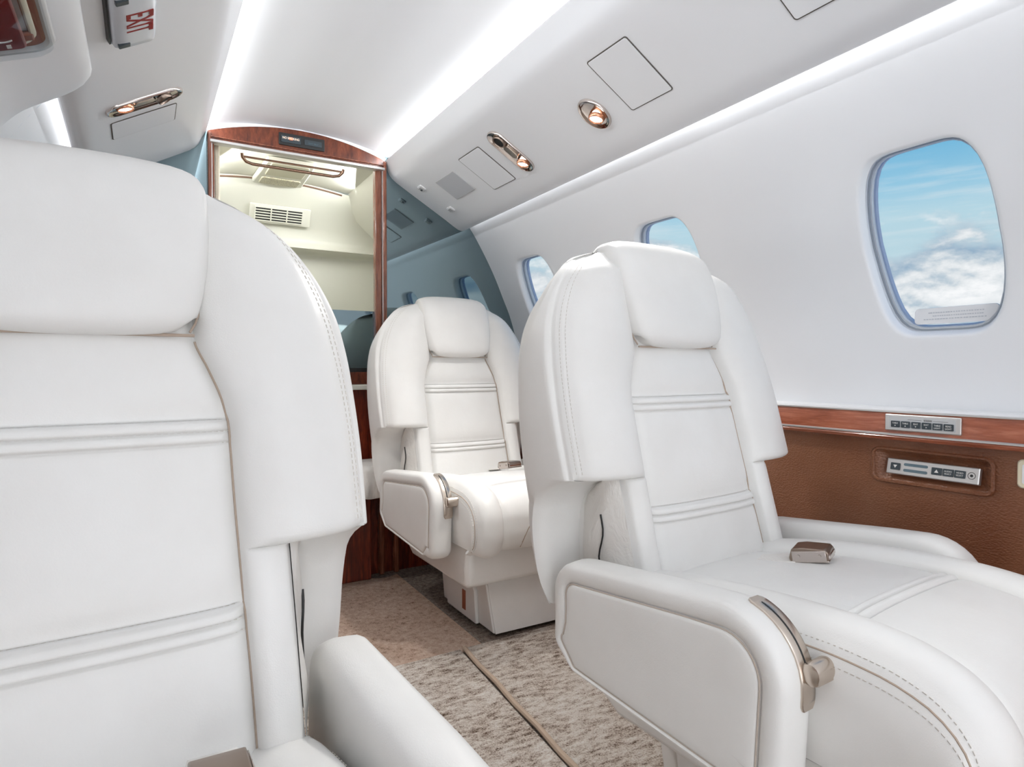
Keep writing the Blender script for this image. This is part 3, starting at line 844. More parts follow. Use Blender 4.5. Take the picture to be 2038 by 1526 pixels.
def make_armrest(parent, sd, lever, yfr=-.345):
    """sd: +1 on local +x side; outline in (y,z) plane"""
    C_ = [((.064,.256),.02), ((.114,.292),.03), ((.116,.425),.055), ((-.16,.452),.50), ((yfr-.010,.462),.085), ((yfr+.002,.236),.030), ((yfr+.045,.234),.02)]
    base = rounded_poly(C_, 10)
    area_ = sum(a[0]*c[1]-c[0]*a[1] for a, c in zip(base, base[1:]+base[:1]))
    if area_ < 0: base = base[::-1]
    base = dens(base, .018)
    n = len(base)
    def inset(d, var=False):
        q = off(base, -d); 
        if not var: return q
        out = []
        for (p, o_) in zip(base, q):
            wgt = .35+.65*sstep(.26, .34, p[1]) if p[0] > yfr+.06 else .35+.65*1.0
            if p[0] > yfr+.05 and p[1] < .27: wgt = .25
            out.append((p[0]+(o_[0]-p[0])*wgt, p[1]+(o_[1]-p[1])*wgt))
        return out
    xo, xi = .296, .226
    lay = [(.2915, .036, True), (.2895, .032, True), (.2935, .028, True), (.2955, .020, True), (.2950, .011, True), (.2915, .0045, False), (.285, .0012, False), (.274, 0, False), (.258, -.001, False), (.250, 0, False), (.241, .002, False), (.235, .007, False), (.2315, .016, False), (.2315, .040, False)]
    R = [[(sd*x, p[0], p[1]) for p in inset(d, v)] for x, d, v in lay]
    b = MB(); b.rings(R, False, True); arm = b.build('armrest', leather, parent, smooth=True, angle=50)
    lay2 = [(.2885, .0335, True), (.2925, .0360, True), (.2948, .041, True), (.2960, .052, True), (.2968, .075, True)]
    def ctr(f):
        q = inset(.033, True); cy = sum(p[0] for p in q)/n; cz = sum(p[1] for p in q)/n
        return [(cy+(p[0]-cy)*f, cz+(p[1]-cz)*f) for p in q]
    R = [[(sd*x, p[0], p[1]) for p in ctr(f)] for x, f in ((.2885, 1.0), (.2928, .985), (.2946, .962), (.2955, .92), (.2958, .80), (.2955, .4), (.2954, .02))]
    b = MB(); b.rings(R, False, True); b.build('side_panel', leather, arm, smooth=True, angle=60)
    b = MB(); b.tube([(sd*.2922, p[0], p[1]) for p in inset(.0335, True)], .0012, 6, closed=True); b.build('seam_piping', seam_light, arm, smooth=True)
    if lever:
        # arc-length walk along the front-top of the outline
        seq = [p for p in base if p[0] < yfr+.16 and p[1] > .33]
        # order from top rear to front low
        seq = sorted(seq, key=lambda p: math.atan2(p[1]-.33, p[0]-(yfr+.16)))
        seq = seq[::1]
        L = [0]
        for a, c in zip(seq, seq[1:]): L.append(L[-1]+math.dist(a, c))
        sy = [(q, p[0]) for q, p in zip(L, seq)]; sz = [(q, p[1]) for q, p in zip(L, seq)]
        tot = L[-1]
        def P(s): return cr(s, sy), cr(s, sz)
        def N(s):
            a, c = P(max(0, s-.004)), P(min(tot, s+.004)); dy, dz = c[0]-a[0], c[1]-a[1]; l = math.hypot(dy, dz)
            ny, nz = dz/l, -dy/l
            if ny*(P(s)[0]-(-.1))+nz*(P(s)[1]-.3) < 0: ny, nz = -ny, -nz
            return ny, nz
        s0, s1 = tot*.36, tot*.99
        # orientation: find which end is top
        topfirst = P(s0)[1] > P(s1)[1]
        lo, hi = (s0, s1) if topfirst else (tot-s1, tot-s0)
        def strip(w0, w1, h, a, c, nm, mat, par, m=26):
            b = MB(); rows = []
            for k in range(m+1):
                q = a+(c-a)*k/m; y, z = P(q); ny, nz = N(q)
                e_ = min(1, math.sqrt(max(0, 1-(1-min(k, m-k)/2.0)**2))) if min(k, m-k) < 2 else 1
                xc = (w0+w1)/2; hw = (w1-w0)/2*(.72+.28*e_)
                rows.append([(sd*(xc-hw), y-ny*.003, z-nz*.003), (sd*(xc-hw), y+ny*h*.7, z+nz*h*.7), (sd*(xc-hw+.0015), y+ny*h, z+nz*h), (sd*(xc+hw-.0015), y+ny*h, z+nz*h), (sd*(xc+hw), y+ny*h*.7, z+nz*h*.7), (sd*(xc+hw), y-ny*.003, z-nz*.003)])
            b.rings(rows); return b.build(nm, mat, par, smooth=True, angle=35)
        pl_ = strip(.2375, .2645, .0035, lo, hi, 'lever_plate', nickel, arm)
        q0, q1 = (lo+.012, lo+(hi-lo)*.70) if topfirst else (hi-.012, hi-(hi-lo)*.70)
        strip(.2495, .2545, .0040, min(q0, q1), max(q0, q1), 'lever_slot', black, pl_)
        ql = lo+(hi-lo)*.70 if topfirst else hi-(hi-lo)*.70
        y, z = P(ql); ny, nz = N(ql)
        b = MB(); rows = []
        cy, cz = y+ny*.012, z+nz*.012
        for x, r in ((.262,.0085), (.2605,.0122), (.257,.0135), (.225,.0138), (.210,.0135), (.206,.0120), (.2045,.008)):
            rows.append([(sd*x, cy+r*math.cos(2*math.pi*k/28)*(1 if math.cos(2*math.pi*k/28+.6) > -.35 else .86), cz+r*math.sin(2*math.pi*k/28)) for k in range(28)])
        b.rings(rows); kn = b.build('recline_lever', nickel, pl_, smooth=True, angle=40)
    return arm
CP = [(.05,.340),(.03,.385),(-.03,.402),(-.12,.417),(-.22,.426),(-.31,.429),(-.37,.425),(-.42,.412),(-.455,.386),(-.472,.352),(-.474,.318),(-.466,.288),(-.448,.270),(-.42,.262)]
def make_cushion(parent, front=-.474):
    sc = (front-.05)/(-.474-.05)
    path = [(.05+(p[0]-.05)*sc if p[0] < 0 else p[0], p[1]) for p in CP]
    T = [0]
    for a, c in zip(path, path[1:]): T.append(T[-1]+math.dist(a, c))
    ty = [(q, p[0]) for q, p in zip(T, path)]; tz = [(q, p[1]) for q, p in zip(T, path)]
    tot = T[-1]
    ribs = None
    qs = [tot*i/80 for i in range(81)]
    rb = .372
    G = (rb, rb+.012, rb+.024)
    q = rb-.014
    while q < rb+.038: qs.append(q); q += .0012
    qs = sorted(qs)
    A = [0,.2,.4,.6,.75,.86,.93,.97,1.0]; V = [.02,.05,.12,.22,.35,.5,.65,.78,.88,.94,.975,1.0]
    rowsC = []; rowsB = {1: [], -1: []}
    pos = lambda q: (cr(q, ty), cr(q, tz))
    for q in qs:
        y, z = pos(q); a, c = pos(max(0, q-.004)), pos(min(tot, q+.004)); dy, dz = c[0]-a[0], c[1]-a[1]; l = math.hypot(dy, dz) or 1
        ny, nz = dz/l, -dy/l            # outward?
        if ny*(y+.2)+nz*(z-.33) < 0: ny, nz = -ny, -nz
        end = sstep(0, .05, q)*sstep(tot, tot-.03, q)
        wp = .145-.02*sstep(.25, .05, q); we = .224
        d = 0
        g = 0
        for gg in G: g -= .0030*math.exp(-((q-gg)/.0012)**2)
        if G[0] < q < G[2]:
            lo = G[0] if q < G[1] else G[1]
            g += .0040*math.sin(math.pi*(q-lo)/.012)**.6
        g -= .004*math.exp(-((q-G[0])/.012)**2) if q < G[0] else .002*math.exp(-((q-G[2])/.010)**2) if q > G[2] else 0
        C = []
        for u in A:
            h = .006*(1-u**3)*end+g*(1-sstep(.90, 1, u))-.005*sstep(.93, 1, u)
            C.append((wp*u, y+ny*h, z+nz*h))
        rowsC.append([(-p[0], p[1], p[2]) for p in C[:0:-1]]+C)
        for sd in (1, -1):
            B = [(sd*C[-1][0], C[-1][1], C[-1][2])]
            for v in V:
                x = wp+(we-wp)*v
                h = -.005*math.exp(-(v/.03)**2)+.017*end*math.sin(math.pi*v**.85)**.8-.012*sstep(.8, 1, v)*end
                if v > .93: h += .0015*math.sin(math.pi*(v-.93)/.07)
                B.append((sd*x, y+ny*h, z+nz*h))
            ye, zeb = B[-1][1], B[-1][2]
            by = min(.05, max(front*.93, ye*.97+.0)); bz = .272
            for k, bl in ((.04,.002),(.12,.0055),(.3,.009),(.55,.008),(.8,.004),(1,-.002)):
                B.append((sd*(we+bl), ye+(by-ye)*k, zeb+(bz-zeb)*k))
            rowsB[sd].append(B)
    b = MB(); b.rings(rowsC, False, False, closed=False)
    cu = MB(); cu.rings(rowsB[1], False, False, closed=False); cu.rings(rowsB[-1], False, False, closed=False)
    cu.rings([[(x, y, .2715) for x in (-.222, 0, .222)] for y in (.05, -.2, front*.93)], False, False, closed=False)
    cu = cu.build('seat_cushion', leather, parent, smooth=True, angle=70)
    b.build('cushion_panel', leather, cu, smooth=True, angle=180)
    sb = MB()
    for sd in (1, -1):
        sb = MB(); sb.tube([(r_[0][0], r_[0][1], r_[0][2]-.001) for r_ in rowsB[sd][6:-2:2]], .0014, 6)
        sb.build('seam_piping', seam, cu, smooth=True); sb = MB()
        sb.tube([(r_[13][0], r_[13][1], r_[13][2]) for r_ in rowsB[sd][6:-2:2]], .0012, 6)
        sb.build('seam_piping', seam, cu, smooth=True)
    # curved seam on the nose
    arc_ = []
    for k in range(17):
        a = math.pi*k/16; x = .085*math.cos(a); q = tot-.035-.085*math.sin(a)
        y, z = pos(q); a2, c2 = pos(q-.004), pos(min(tot, q+.004)); dy, dz = c2[0]-a2[0], c2[1]-a2[1]; l2 = math.hypot(dy, dz)
        ny, nz = dz/l2, -dy/l2
        if ny*(y+.2)+nz*(z-.33) < 0: ny, nz = -ny, -nz
        hh = .0056*(1-(abs(x)/.145)**3)*sstep(tot, tot-.03, q); arc_.append((x, y+ny*hh, z+nz*hh))
    sb = MB(); sb.tube(arc_, .0016, 6)
    sb.build('seam_piping', seam, cu, smooth=True)
    sm = MB()
    for sd in (1, -1):
        for idx, dx in ((11, 0), (14, .0006)):
            acc = 0; rws = rowsB[sd]
            prev = rws[6][idx]; pts = [Vector(rws[k][idx]) for k in range(6, len(rws)-3)]
            acc = 0
            for a, c in zip(pts, pts[1:]):
                L_ = (c-a).length
                if L_ < 1e-6: continue
                dvec = (c-a)/L_; s_ = (-acc) % .0068
                acc_s = s_
                while acc_s < L_:
                    p0 = a+dvec*acc_s; p1 = a+dvec*min(L_+.002, acc_s+.0042)
                    w_ = Vector((sd*.0006, 0, 0)); up = Vector((sd*.0004, -.0004, .0009))
                    sm.add([p0-w_, p1-w_, p1+w_, p0+w_, p0-w_+up, p1-w_+up, p1+w_+up, p0+w_+up], [(0,1,5,4),(1,2,6,5),(2,3,7,6),(3,0,4,7),(4,5,6,7)])
                    acc_s += .0068
                acc = (acc+L_) % .0068
    st = sm.build('stitching', thread, cu); st['kind'] = 'stuff'
    return cu
def make_buckle(parent, x, y, rz, sc=1.0):
    M = Matrix.Translation((x, y, .437)) @ Matrix.Rotation(rz, 4, 'Z') @ Matrix.Rotation(math.radians(-10), 4, 'X') @ Matrix.Scale(sc, 4)
    b = MB(); b.prism([(-.030,.020),(-.030,.05),(-.024,.085),(.024,.085),(.030,.05),(.030,.020)], -.012, -.009, M)
    belt = b.build('seat_belt', leather_soft, parent, bevel=.001)
    # buckle body side profile (y,z) extruded in x
    b = MB(); prof = [(-.030,-.010),(-.032,.002),(-.027,.008),(.008,.012),(.024,.0108),(.030,-.004),(.028,-.010)]
    rows = [[M @ Vector((xx, p[0], p[1])) for p in prof] for xx in (-.026, .026)]
    b.rings(rows); bu = b.build('buckle_cover', nickel_dk, belt, bevel=.002)
    b = MB()
    for sx in (-1, 1):
        b.box((sx*.0275, -.002, -.002), (.002, .052, .018), M)
    b.box((0, -.0315, -.004), (.050, .003, .007), M); b.box((0, -.004, -.0105), (.054, .054, .003), M)
    b.build('buckle_frame', chrome, belt, bevel=.001)
    for sx in (-1, 1):
        for yy in (-.018, .014):
            b = MB(); b.prism(ellipse(.0026, .0026, 12), 0, .0018, M @ Matrix.Translation((sx*.0285, yy, -.001)) @ Matrix.Rotation(sx*math.pi/2, 4, 'Y')); b.build('rivet', chrome, belt)
    return belt
def make_pan(parent):
    b = MB(); rows = []
    for y, zt, zb, w_ in ((-.330,.268,.200,.200), (-.322,.272,.166,.204), (-.305,.272,.158,.206), (-.20,.272,.158,.206), (.05,.272,.162,.206), (.13,.272,.20,.200)):
        rows.append([(-w_, y, zb), (w_, y, zb), (w_+.004, y, (zb+zt)/2), (w_, y, zt), (-w_, y, zt), (-w_-.004, y, (zb+zt)/2)])
    b.rings(rows); return b.build('seat_pan', leather, parent, bevel=.008, seg=3)
def make_base(parent, xc, ang=0):
    M = Matrix.Translation((xc, 0, 0)) @ Matrix.Rotation(ang, 4, 'Z')
    def sidepoly(poly, x0, x1, nm, mat, par, bev=.004):
        b = MB(); b.rings([[M @ Vector((x, p[0], p[1])) for p in poly] for x in (x0, x1)]); return b.build(nm, mat, par, bevel=bev)
    o = sidepoly([(-.300,.0108),(-.245,.160),(.06,.160),(.030,.0108)], -.20, .20, 'pedestal_base', leather, parent)
    sidepoly([(-.305,.0112),(-.252,.155),(-.248,.155),(-.300,.0108)], -.196, .196, 'front_plate', leather, o, .001)
    for sx in (-1, 1):
        c = sidepoly([(-.215,.0108),(-.205,.105),(-.17,.130),(.00,.130),(-.02,.0108)], sx*.20, sx*.212, 'side_cover', leather, o, .003)
        sidepoly([(-.150,.030),(-.150,.088),(-.128,.088),(-.128,.030)], sx*.2115, sx*.2132, 'cover_slot', redbrown, o, .0005)
    return o
def seat(name, X, Y, yaw, armside_lever, label, buckle, base_dx, front=-.474, arm_front=-.345, lx=1.0):
    e = empty(name, (X, Y, 0), math.radians(yaw))
    tag(e, label, 'armchair', 'white leather cabin armchairs')
    bk_ = make_backrest(e)
    make_headrest(e)
    make_cushion(e, front)
    for sd in (-1, 1): make_armrest(e, sd, sd == armside_lever, arm_front)
    make_buckle(e, *buckle)
    make_pan(e)
    make_base(e, base_dx, -math.radians(yaw))
    # soft leather lining in the notch with zip slit
    for sd in (-1, 1):
        b = MB(); rows = []
        for z in [.36+.0202*k for k in range(11)]:
            yn = cr(z, YN); rows.append([(sd*(.1985+.018*math.sin(math.pi*q)+.004*math.sin(math.pi*q)*math.sin(9*q+z*60)), yfz(z)+.008+(yn+.002-yfz(z)-.008)*q, z) for q in [k/10 for k in range(11)]])
        b.rings(rows, False, False, closed=False); li = b.build('notch_lining', leather_soft, e, smooth=True, angle=180)
        b = MB(); b.tube([(sd*(.2175+.001*math.sin(k)), .080+.004*math.sin(k*.8), .400+.012*k) for k in range(9)], .0016, 6)
        b.build('zip_slit', black, li, smooth=True)
    return e
s_right = seat('cabin_armchair', .885, .767, 4, -1, 'white leather seat beside the large window, with wall switches behind its right armrest', (.060, -.128, math.radians(20)), .10, arm_front=-.300)
s_mid = seat('cabin_armchair', .920, 1.80, 2, -1, 'smallest white leather seat, in front of the teal mirrored bulkhead', (.085, -.075, math.radians(6)), .10, front=-.400, arm_front=-.280)
s_left = seat('cabin_armchair', -.046, .63, 3, 1, 'white leather seat filling the left foreground across the aisle', (.100, -.100, math.radians(-4), .9), -.08)
s_left.scale = (.93, 1, 1); s_mid.scale = (.96, 1, 1)
for ch in s_left.children:
    if ch.name.split('.')[0] in ('backrest', 'headrest', 'centre_panel', 'notch_lining'):
        ch.matrix_local = Matrix.Translation((0,0,.374)) @ Matrix.Rotation(math.radians(-2.6), 4, 'X') @ Matrix.Translation((0,0,-.374))
    if ch.name.split('.')[0] == 'armrest':
        ch.matrix_local = Matrix.Translation((0,.06,.44)) @ Matrix.Rotation(math.radians(6.0), 4, 'X') @ Matrix.Translation((0,-.06,-.44))
    if ch.name.split('.')[0] in ('seat_cushion', 'seat_belt'):
        ch.location = (0, -.012, -.034) if ch.name.startswith('seat_cushion') else (-.004, .0, -.016)

# draped leather bench behind the middle seat
e = empty('storage_bench', (.50, 2.04, 0)); tag(e, 'low bench with draped white leather top between the seats at the bulkhead', 'bench')
b = MB(); rows = []
for i in range(29):
    u = i/28; x = -.2+.395*u
    wob = .012*math.sin(u*38)*(u**1.2)
    rows.append([(x, .12, .425), (x, -.03, .425), (x, -.045, .42), (x, -.052+wob*.3, .40), (x, -.055+wob*.8, .36), (x, -.052+wob, .325-.005*math.sin(u*31)-.004*math.sin(u*13)), (x, -.046+wob*.9, .315-.005*math.sin(u*31)-.004*math.sin(u*13))])
b.rings(rows, False, False, closed=False); o = b.build('leather_drape', leather_soft, e, smooth=True, angle=180)
b = MB(); b.rings([[(.195, q[0], q[1]) for q in ((.12,.425),(-.045,.42),(-.055,.36),(-.046,.32),(.12,.32))], [(.185, q[0], q[1]) for q in ((.12,.425),(-.045,.42),(-.055,.36),(-.046,.32),(.12,.32))]]); b.build('leather_end', leather_soft, o)
b = MB(); b.box((-.005, .115, .162), (.37, .055, .31)); b.build('bench_cabinet', wood_dark, e, bevel=.003)

# ================================================================== OVERHEAD FITTINGS
def line_panel(name, side, Xc, Yc, w_, l_, label, sides='tblr', r=.006):
    """thin gap outline with an inset cover: w along slope, l along Y"""
    e = empty(name, M=slopeM(side, Xc, Yc))
    tag(e, label, 'access panel')
    b = MB(); b.rings([at(rrect(w_, l_, r), z) for z in (-.004, .0003)]); b.build('panel_gap', gapm, e)
    b = MB(); b.rings([at(rrect(w_-.0044, l_-.0044, r-.001), -.003), at(rrect(w_-.0044, l_-.0044, r-.001), .0006), at(rrect(w_-.0056, l_-.0056, r-.002), .0010)]); b.build('panel_cover', lining, e, smooth=True, angle=30)
    return e
line_panel('access_panel', 1, .899, 1.037, .152, .128, 'rectangular access panel with a dark gap beside the single reading light')
line_panel('access_panel', 1, .885, .610, .172, .150, 'access panel cut off by the top edge above the large window')
line_panel('access_panel', 1, .9165, 1.712, .150, .135, 'pale access panel between the square speaker grille and the twin lamp fitting')
line_panel('access_panel', -1, .0085, 1.80, .158, .118, 'access panel below the lamp fitting on the left overhead, dark slits at both ends')
# speaker grille
e = empty('speaker_grille', M=slopeM(1, .9115, 1.927)); tag(e, 'flat pale grey square speaker cover on the right overhead panel near the bulkhead', 'speaker')
b = MB(); b.rings([at(rrect(.094, .142, .003), z) for z in (-.003, .0012)]); b.build('grille_rim', grey_pl, e)
b = MB(); b.rings([at(rrect(.090, .138, .003), z) for z in (.000, .0018)]); b.build('grille_cover', principled('grey_mesh', srgb(198,201,206), .6, build=lambda t, p: bump(t, p, t.noise(objc(t), 700, 1), .4, .001)), e)
# two small switches
for (X, Y, lab) in ((.863, 2.103, 'small oval switch on the overhead panel, with a dark rocker, inboard of its twin'), (.973, 2.094, 'small pale square button on the overhead panel nearest the wall cove')):
    e = empty('overhead_switch', M=slopeM(1, X, Y)); tag(e, lab, 'switch')
    b = MB(); b.rings([at(rrect(.026, .036, .007), -.002), at(rrect(.026, .036, .007), .0015), at(rrect(.022, .032, .006), .0028)]); b.build('switch_bezel', lining_plain, e, smooth=True, angle=30)
    b = MB(); b.rings([at(rrect(.014, .022, .002), .001), at(rrect(.014, .022, .002), .0042)]); b.build('switch_rocker', grey_pl, e)
    if X < .9:
        b = MB(); b.box((0.004, -.004, .0045), (.007, .010, .001)); b.build('rocker_mark', dark_btn, e)
# lamp helpers
def lamp_disc(par, x, y, r, on=True, tilt=0.0, z=.0):
    M = Matrix.Translation((x, y, z)) @ Matrix.Rotation(tilt, 4, 'Y')
    b = MB(); rows = []
    for rr, zz in ((r*1.0, -.004), (r*1.25, -.004), (r*1.22, .003), (r*1.08, .0055), (r*.98, .004), (r*.95, -.003)):
        rows.append([M @ Vector((q[0], q[1], zz)) for q in ellipse(rr, rr, 32)])
    b.rings(rows, False, False); ring = b.build('eyeball_ring', copper if on else nickel_dk, par, smooth=True, angle=60)
    b = MB(); b.prism(ellipse(r*.95, r*.95, 32), -.004, .0015, M); b.build('lamp_lens' if on else 'nozzle_core', lamp_on if on else black, ring)
def recess(par, poly, nm='metal_bezel'):
    b = MB()
    rows = [at(off(poly, .004), -.003), at(off(poly, .004), .001), at(off(poly, .002), .0045), at(poly, .0045), at(off(poly, -.004), .0012), at(off(poly, -.010), -.0008)]
    b.rings(rows, False, True); return b.build(nm, chrome, par, smooth=True, angle=60)
LAMPS = []
e = empty('reading_light', M=slopeM(1, .931, 1.197)); tag(e, 'single round reading light glowing in an oval metal bezel beside the large access panel', 'light')
LAMPS.append(e); recess(e, ellipse(.043, .034, 40)); lamp_disc(e, .010, -.002, .0155, True, .25, .0035)
e = empty('air_nozzle_light', M=slopeM(1, .909, 1.552)); tag(e, 'twin fitting on the right overhead, dark air nozzle and lit lamp in one metal bezel', 'light')
LAMPS.append(e); recess(e, stadium(.158, .028)); lamp_disc(e, -.044, 0, .0165, False, -.1, .001); lamp_disc(e, .048, 0, .0150, True, .3, .003)
b = MB(); b.prism(stadium(.050, .012), -.004, .004); b.build('centre_bridge', nickel, e, bevel=.002)
e = empty('air_nozzle_light', M=slopeM(-1, .009, 1.666)); tag(e, 'twin fitting on the left overhead below the EXIT sign, lamp lit at its outer end', 'light')
LAMPS.append(e); recess(e, stadium(.168, .026)); lamp_disc(e, .045, 0, .0150, True, .2, .001); lamp_disc(e, -.042, 0, .0150, False, -.2, .006)
b = MB(); b.prism(stadium(.050, .011), -.004, .003); b.build('centre_bridge', nickel, e, bevel=.002)

def reading_spot(e, x, power, aim):
    l = bpy.data.lights.new('reading_lamp_light', 'SPOT'); l.energy = power; l.spot_size = math.radians(125); l.spot_blend = 1.0
    l.shadow_soft_size = .03; l.color = (1, .975, .94)
    o = bpy.data.objects.new('reading_lamp_light', l); COL.objects.link(o)
    p = e.matrix_world @ Vector((x, 0, .035)); o.location = p
    o.rotation_euler = (Vector(aim)-p).to_track_quat('-Z', 'Y').to_euler()
for e_, x_, p_, a_ in ((LAMPS[0], .01, 15, (.60, 1.0, 0)), (LAMPS[1], .048, 7, (.60, 1.35, 0)), (LAMPS[2], .045, 10, (.45, 1.5, 0))): reading_spot(e_, x_, p_, a_)
# EXIT sign
e = empty('exit_sign', M=slopeM(-1, -.014, 1.226)); tag(e, 'EXIT sign with red letters on a white lens, mounted on the left overhead panel', 'sign')
b = MB(); b.rings([at(rrect(.082, .205, .012), -.002), at(rrect(.082, .205, .012), .004), at(rrect(.076, .199, .011), .006)]); b.build('sign_housing', principled('steel_blue_bezel', srgb(150,160,172), .3, metal=.4), e, smooth=True, angle=30)
b = MB(); b.rings([at(rrect(.074, .196, .010), .004), at(rrect(.072, .194, .010), .014), at(rrect(.060, .184, .008), .019), at(rrect(.03, .15, .008), .0205)]); b.build('sign_lens', principled('sign_lens_white', srgb(216,220,226), .25), e, smooth=True, angle=60)
for yy in (-.072, .077):
    b = MB(); b.prism(rrect(.020, .013, .002), .017, .0225, Matrix.Translation((.022, yy, 0))); b.build('sign_clip', dark_btn, e, bevel=.001)
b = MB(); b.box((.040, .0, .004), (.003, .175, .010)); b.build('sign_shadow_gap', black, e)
text('exit_lettering', 'EXIT', .063, red_txt, e, Matrix.Translation((-.003, .006, .0205)) @ Matrix.Rotation(math.pi/2, 4, 'Z'), sx=.55, extrude=.0006, bold=.0007)

# emergency handle
Mh = slopeM(-1, -.190, 1.082, .018) @ Matrix.Rotation(math.radians(8), 4, 'Y')
e = empty('emergency_handle', M=Mh); tag(e, 'red emergency handle under a clear cover in the top left corner', 'handle')
b = MB(); o1 = rrect(.150, .275, .035); rows = [at(o1, -.012), at(o1, .004), at(off(o1, -.004), .008), at(off(o1, -.010), .008), at(off(o1, -.013), .002)]
b.rings(rows, False, False); b.build('cover_frame', grey_pl, e, smooth=True, angle=50)
b = MB(); b.rings([at(off(o1, -.012), .001), at(off(o1, -.012), .0015)]); b.build('recess_plate', redbrown, e)
b = MB(); o2 = rrect(.104, .215, .036); rows = [at(o2, .001), at(o2, .007), at(off(o2, -.002), .009), at(off(o2, -.007), .009), at(off(o2, -.009), .006), at(off(o2, -.009), .002)]
b.rings(rows, False, False); b.build('inner_rim', cream_rim, e, smooth=True, angle=50)
b = MB(); b.rings([at(off(o2, -.010), .002), at(off(o2, -.010), .0028)]); b.build('recess_liner', principled('grey_recess', srgb(190,182,176), .25), e)
b = MB(); b.prism(rrect(.050, .235, .010), .003, .014, Matrix.Translation((-.010, -.012, 0))); h_ = b.build('pull_handle', red, e, bevel=.004)
b = MB(); b.tube([(-.008+.019*math.cos(a), .050+.024*math.sin(a), .0148) for a in [math.radians(-60+14*k) for k in range(14)]], .0011, 6); b.build('turn_arrow', white_txt, h_)
b = MB(); b.box((-.012, .090, .0145), (.006, .010, .001)); b.build('handle_mark', white_txt, h_)
b = MB(); b.prism(rrect(.016, .022, .004), .003, .010, Matrix.Translation((-.040, .080, 0))); b.build('latch_block', redbrown, e, bevel=.003)
b = MB(); b.rings([at(off(o1, -.008), .016), at(off(o1, -.020), .022)], True, True); b.build('clear_cover', clear_pl, e, smooth=True, angle=40)

# ================================================================== WALL CONTROLS
# frames on right sidewall: x = -Y (towards camera is right in the picture), y = up, z = into cabin (-X)
def wallM(X, Y, Z, tilt=0):
    M = Matrix((Vector((0,-1,0)), Vector((0,0,1)), Vector((-1,0,0)))).transposed().to_4x4(); M.translation = Vector((X, Y, Z))
    return M @ Matrix.Rotation(tilt, 4, 'X')
e = empty('control_panel', M=wallM(1.2965, .643, .6345)); tag(e, 'silver switch panel with six dark buttons set in the mahogany rail', 'control panel')
b = MB(); b.rings([at(rrect(.137, .032, .0015), 0), at(rrect(.137, .032, .0015), .0032), at(rrect(.134, .029, .001), .0040)]); b.build('faceplate', silver, e)
b = MB(); b.rings([at(rrect(.120, .0235, .0015), .0038), at(rrect(.120, .0235, .0015), .0044)]); b.build('inner_plate', grey_pl, e)
names = [('TABLE', 'v'), ('TABLE', '^'), ('SEAT', 'v'), ('SEAT', '^'), ('TABLE', 'LIGHT'), ('READ', 'LIGHT')]
for k, (a_, c_) in enumerate(names):
    x = -.0475+.0192*k
    b = MB(); b.rings([at(rrect(.0168, .0125, .0012), .004), at(rrect(.0168, .0125, .0012), .0058), at(rrect(.0158, .0115, .001), .0063)]) 
    b.v = [(p[0]+x, p[1]-.003, p[2]) for p in b.v]; bt = b.build('button', dark_btn, e)
    text('button_lettering', a_, .0045, white_txt, bt, Matrix.Translation((x, -.0010, .0064)), sx=.9)
    if c_ in 'v^':
        s_ = -1 if c_ == 'v' else 1
        b = MB(); b.prism([(x-.0015, -.0058-s_*.0010), (x+.0015, -.0058-s_*.0010), (x, -.0058+s_*.0014)][::s_], .0063, .0066); b.build('button_arrow', white_txt, bt)
    else: text('button_lettering', c_, .0045, white_txt, bt, Matrix.Translation((x, -.0058, .0064)), sx=.9)
text('shades_lettering', 'SHADES', .0042, dark_txt, e, Matrix.Translation((.012, .0068, .0045)))
b = MB(); b.box((-.012, .0068, .0045), (.026, .0005, .0003)); b.box((.034, .0068, .0045), (.026, .0005, .0003)); b.build('bracket_line', dark_txt, e)

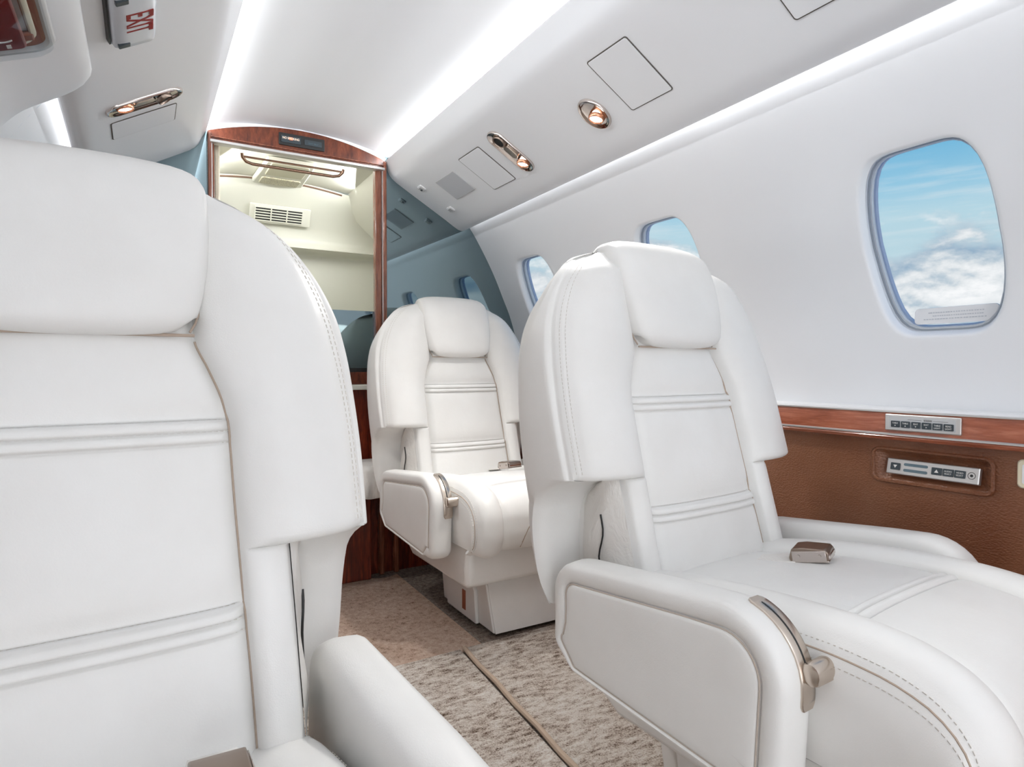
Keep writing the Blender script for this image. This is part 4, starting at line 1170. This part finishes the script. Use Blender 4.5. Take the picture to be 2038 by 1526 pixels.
e = empty('control_panel', M=wallM(1.322, .638, .5425, math.radians(-12))); tag(e, 'silver audio panel with arrow buttons and headphone jack recessed in the brown leather', 'control panel')
b = MB(); b.rings([at(rrect(.166, .031, .0015), -.006), at(rrect(.166, .031, .0015), .0025), at(rrect(.163, .028, .001), .0034)]); b.build('faceplate', silver, e)
def btn(x, w_, h_=.0140):
    b = MB(); b.rings([at(rrect(w_, h_, .0012), .003), at(rrect(w_, h_, .0012), .0048), at(rrect(w_-.001, h_-.001, .001), .0053)]); b.v = [(p[0]+x, p[1], p[2]) for p in b.v]
    return b.build('button', dark_btn, e)
for x, s_ in ((-.0655, -1), (.0115, 1)):
    bt = btn(x, .0185)
    b = MB(); b.prism([(x-.0038, -s_*.0028), (x+.0038, -s_*.0028), (x, s_*.0034)][::s_], .0053, .0056); b.build('button_arrow', white_txt, bt)
for yy in (.0058, -.0058):
    b = MB(); b.rings([[(q[0]-.0275, q[1]+yy, z) for q in stadium(.045, .0028)] for z in (.003, .0038)]); b.build('display_bar', lcd, e)
for x, a_ in ((.0315, 'AUDIO'), (.0515, 'VIDEO')):
    bt = btn(x, .0185); text('button_lettering', a_, .0042, white_txt, bt, Matrix.Translation((x, .0022, .0054))); text('button_lettering', 'SELECT', .0042, white_txt, bt, Matrix.Translation((x, -.0026, .0054)), sx=.9)
b = MB(); b.tube([(.0705+.0062*math.cos(a), .0062*math.sin(a), .0036) for a in [2*math.pi*k/20 for k in range(20)]], .0005, 6, closed=True); b.build('jack_ring', dark_txt, e)
b = MB(); b.prism(ellipse(.0026, .0026, 16), .003, .0038, Matrix.Translation((.0705, 0, 0))); b.build('jack_hole', black, e)

e = empty('wall_socket', M=wallM(1.3165, .462, .559)); tag(e, 'white rounded socket cover on the brown leather at the right edge', 'socket')
b = MB(); b.rings([at(rrect(.066, .050, .008), -.003), at(rrect(.066, .050, .008), .004), at(rrect(.062, .046, .007), .006)]); b.build('socket_cover', cream_rim, e, smooth=True, angle=30)
b = MB(); b.rings([at(rrect(.050, .034, .003), .006), at(rrect(.050, .034, .003), .0068)]); b.build('socket_lid', lining_plain, e)
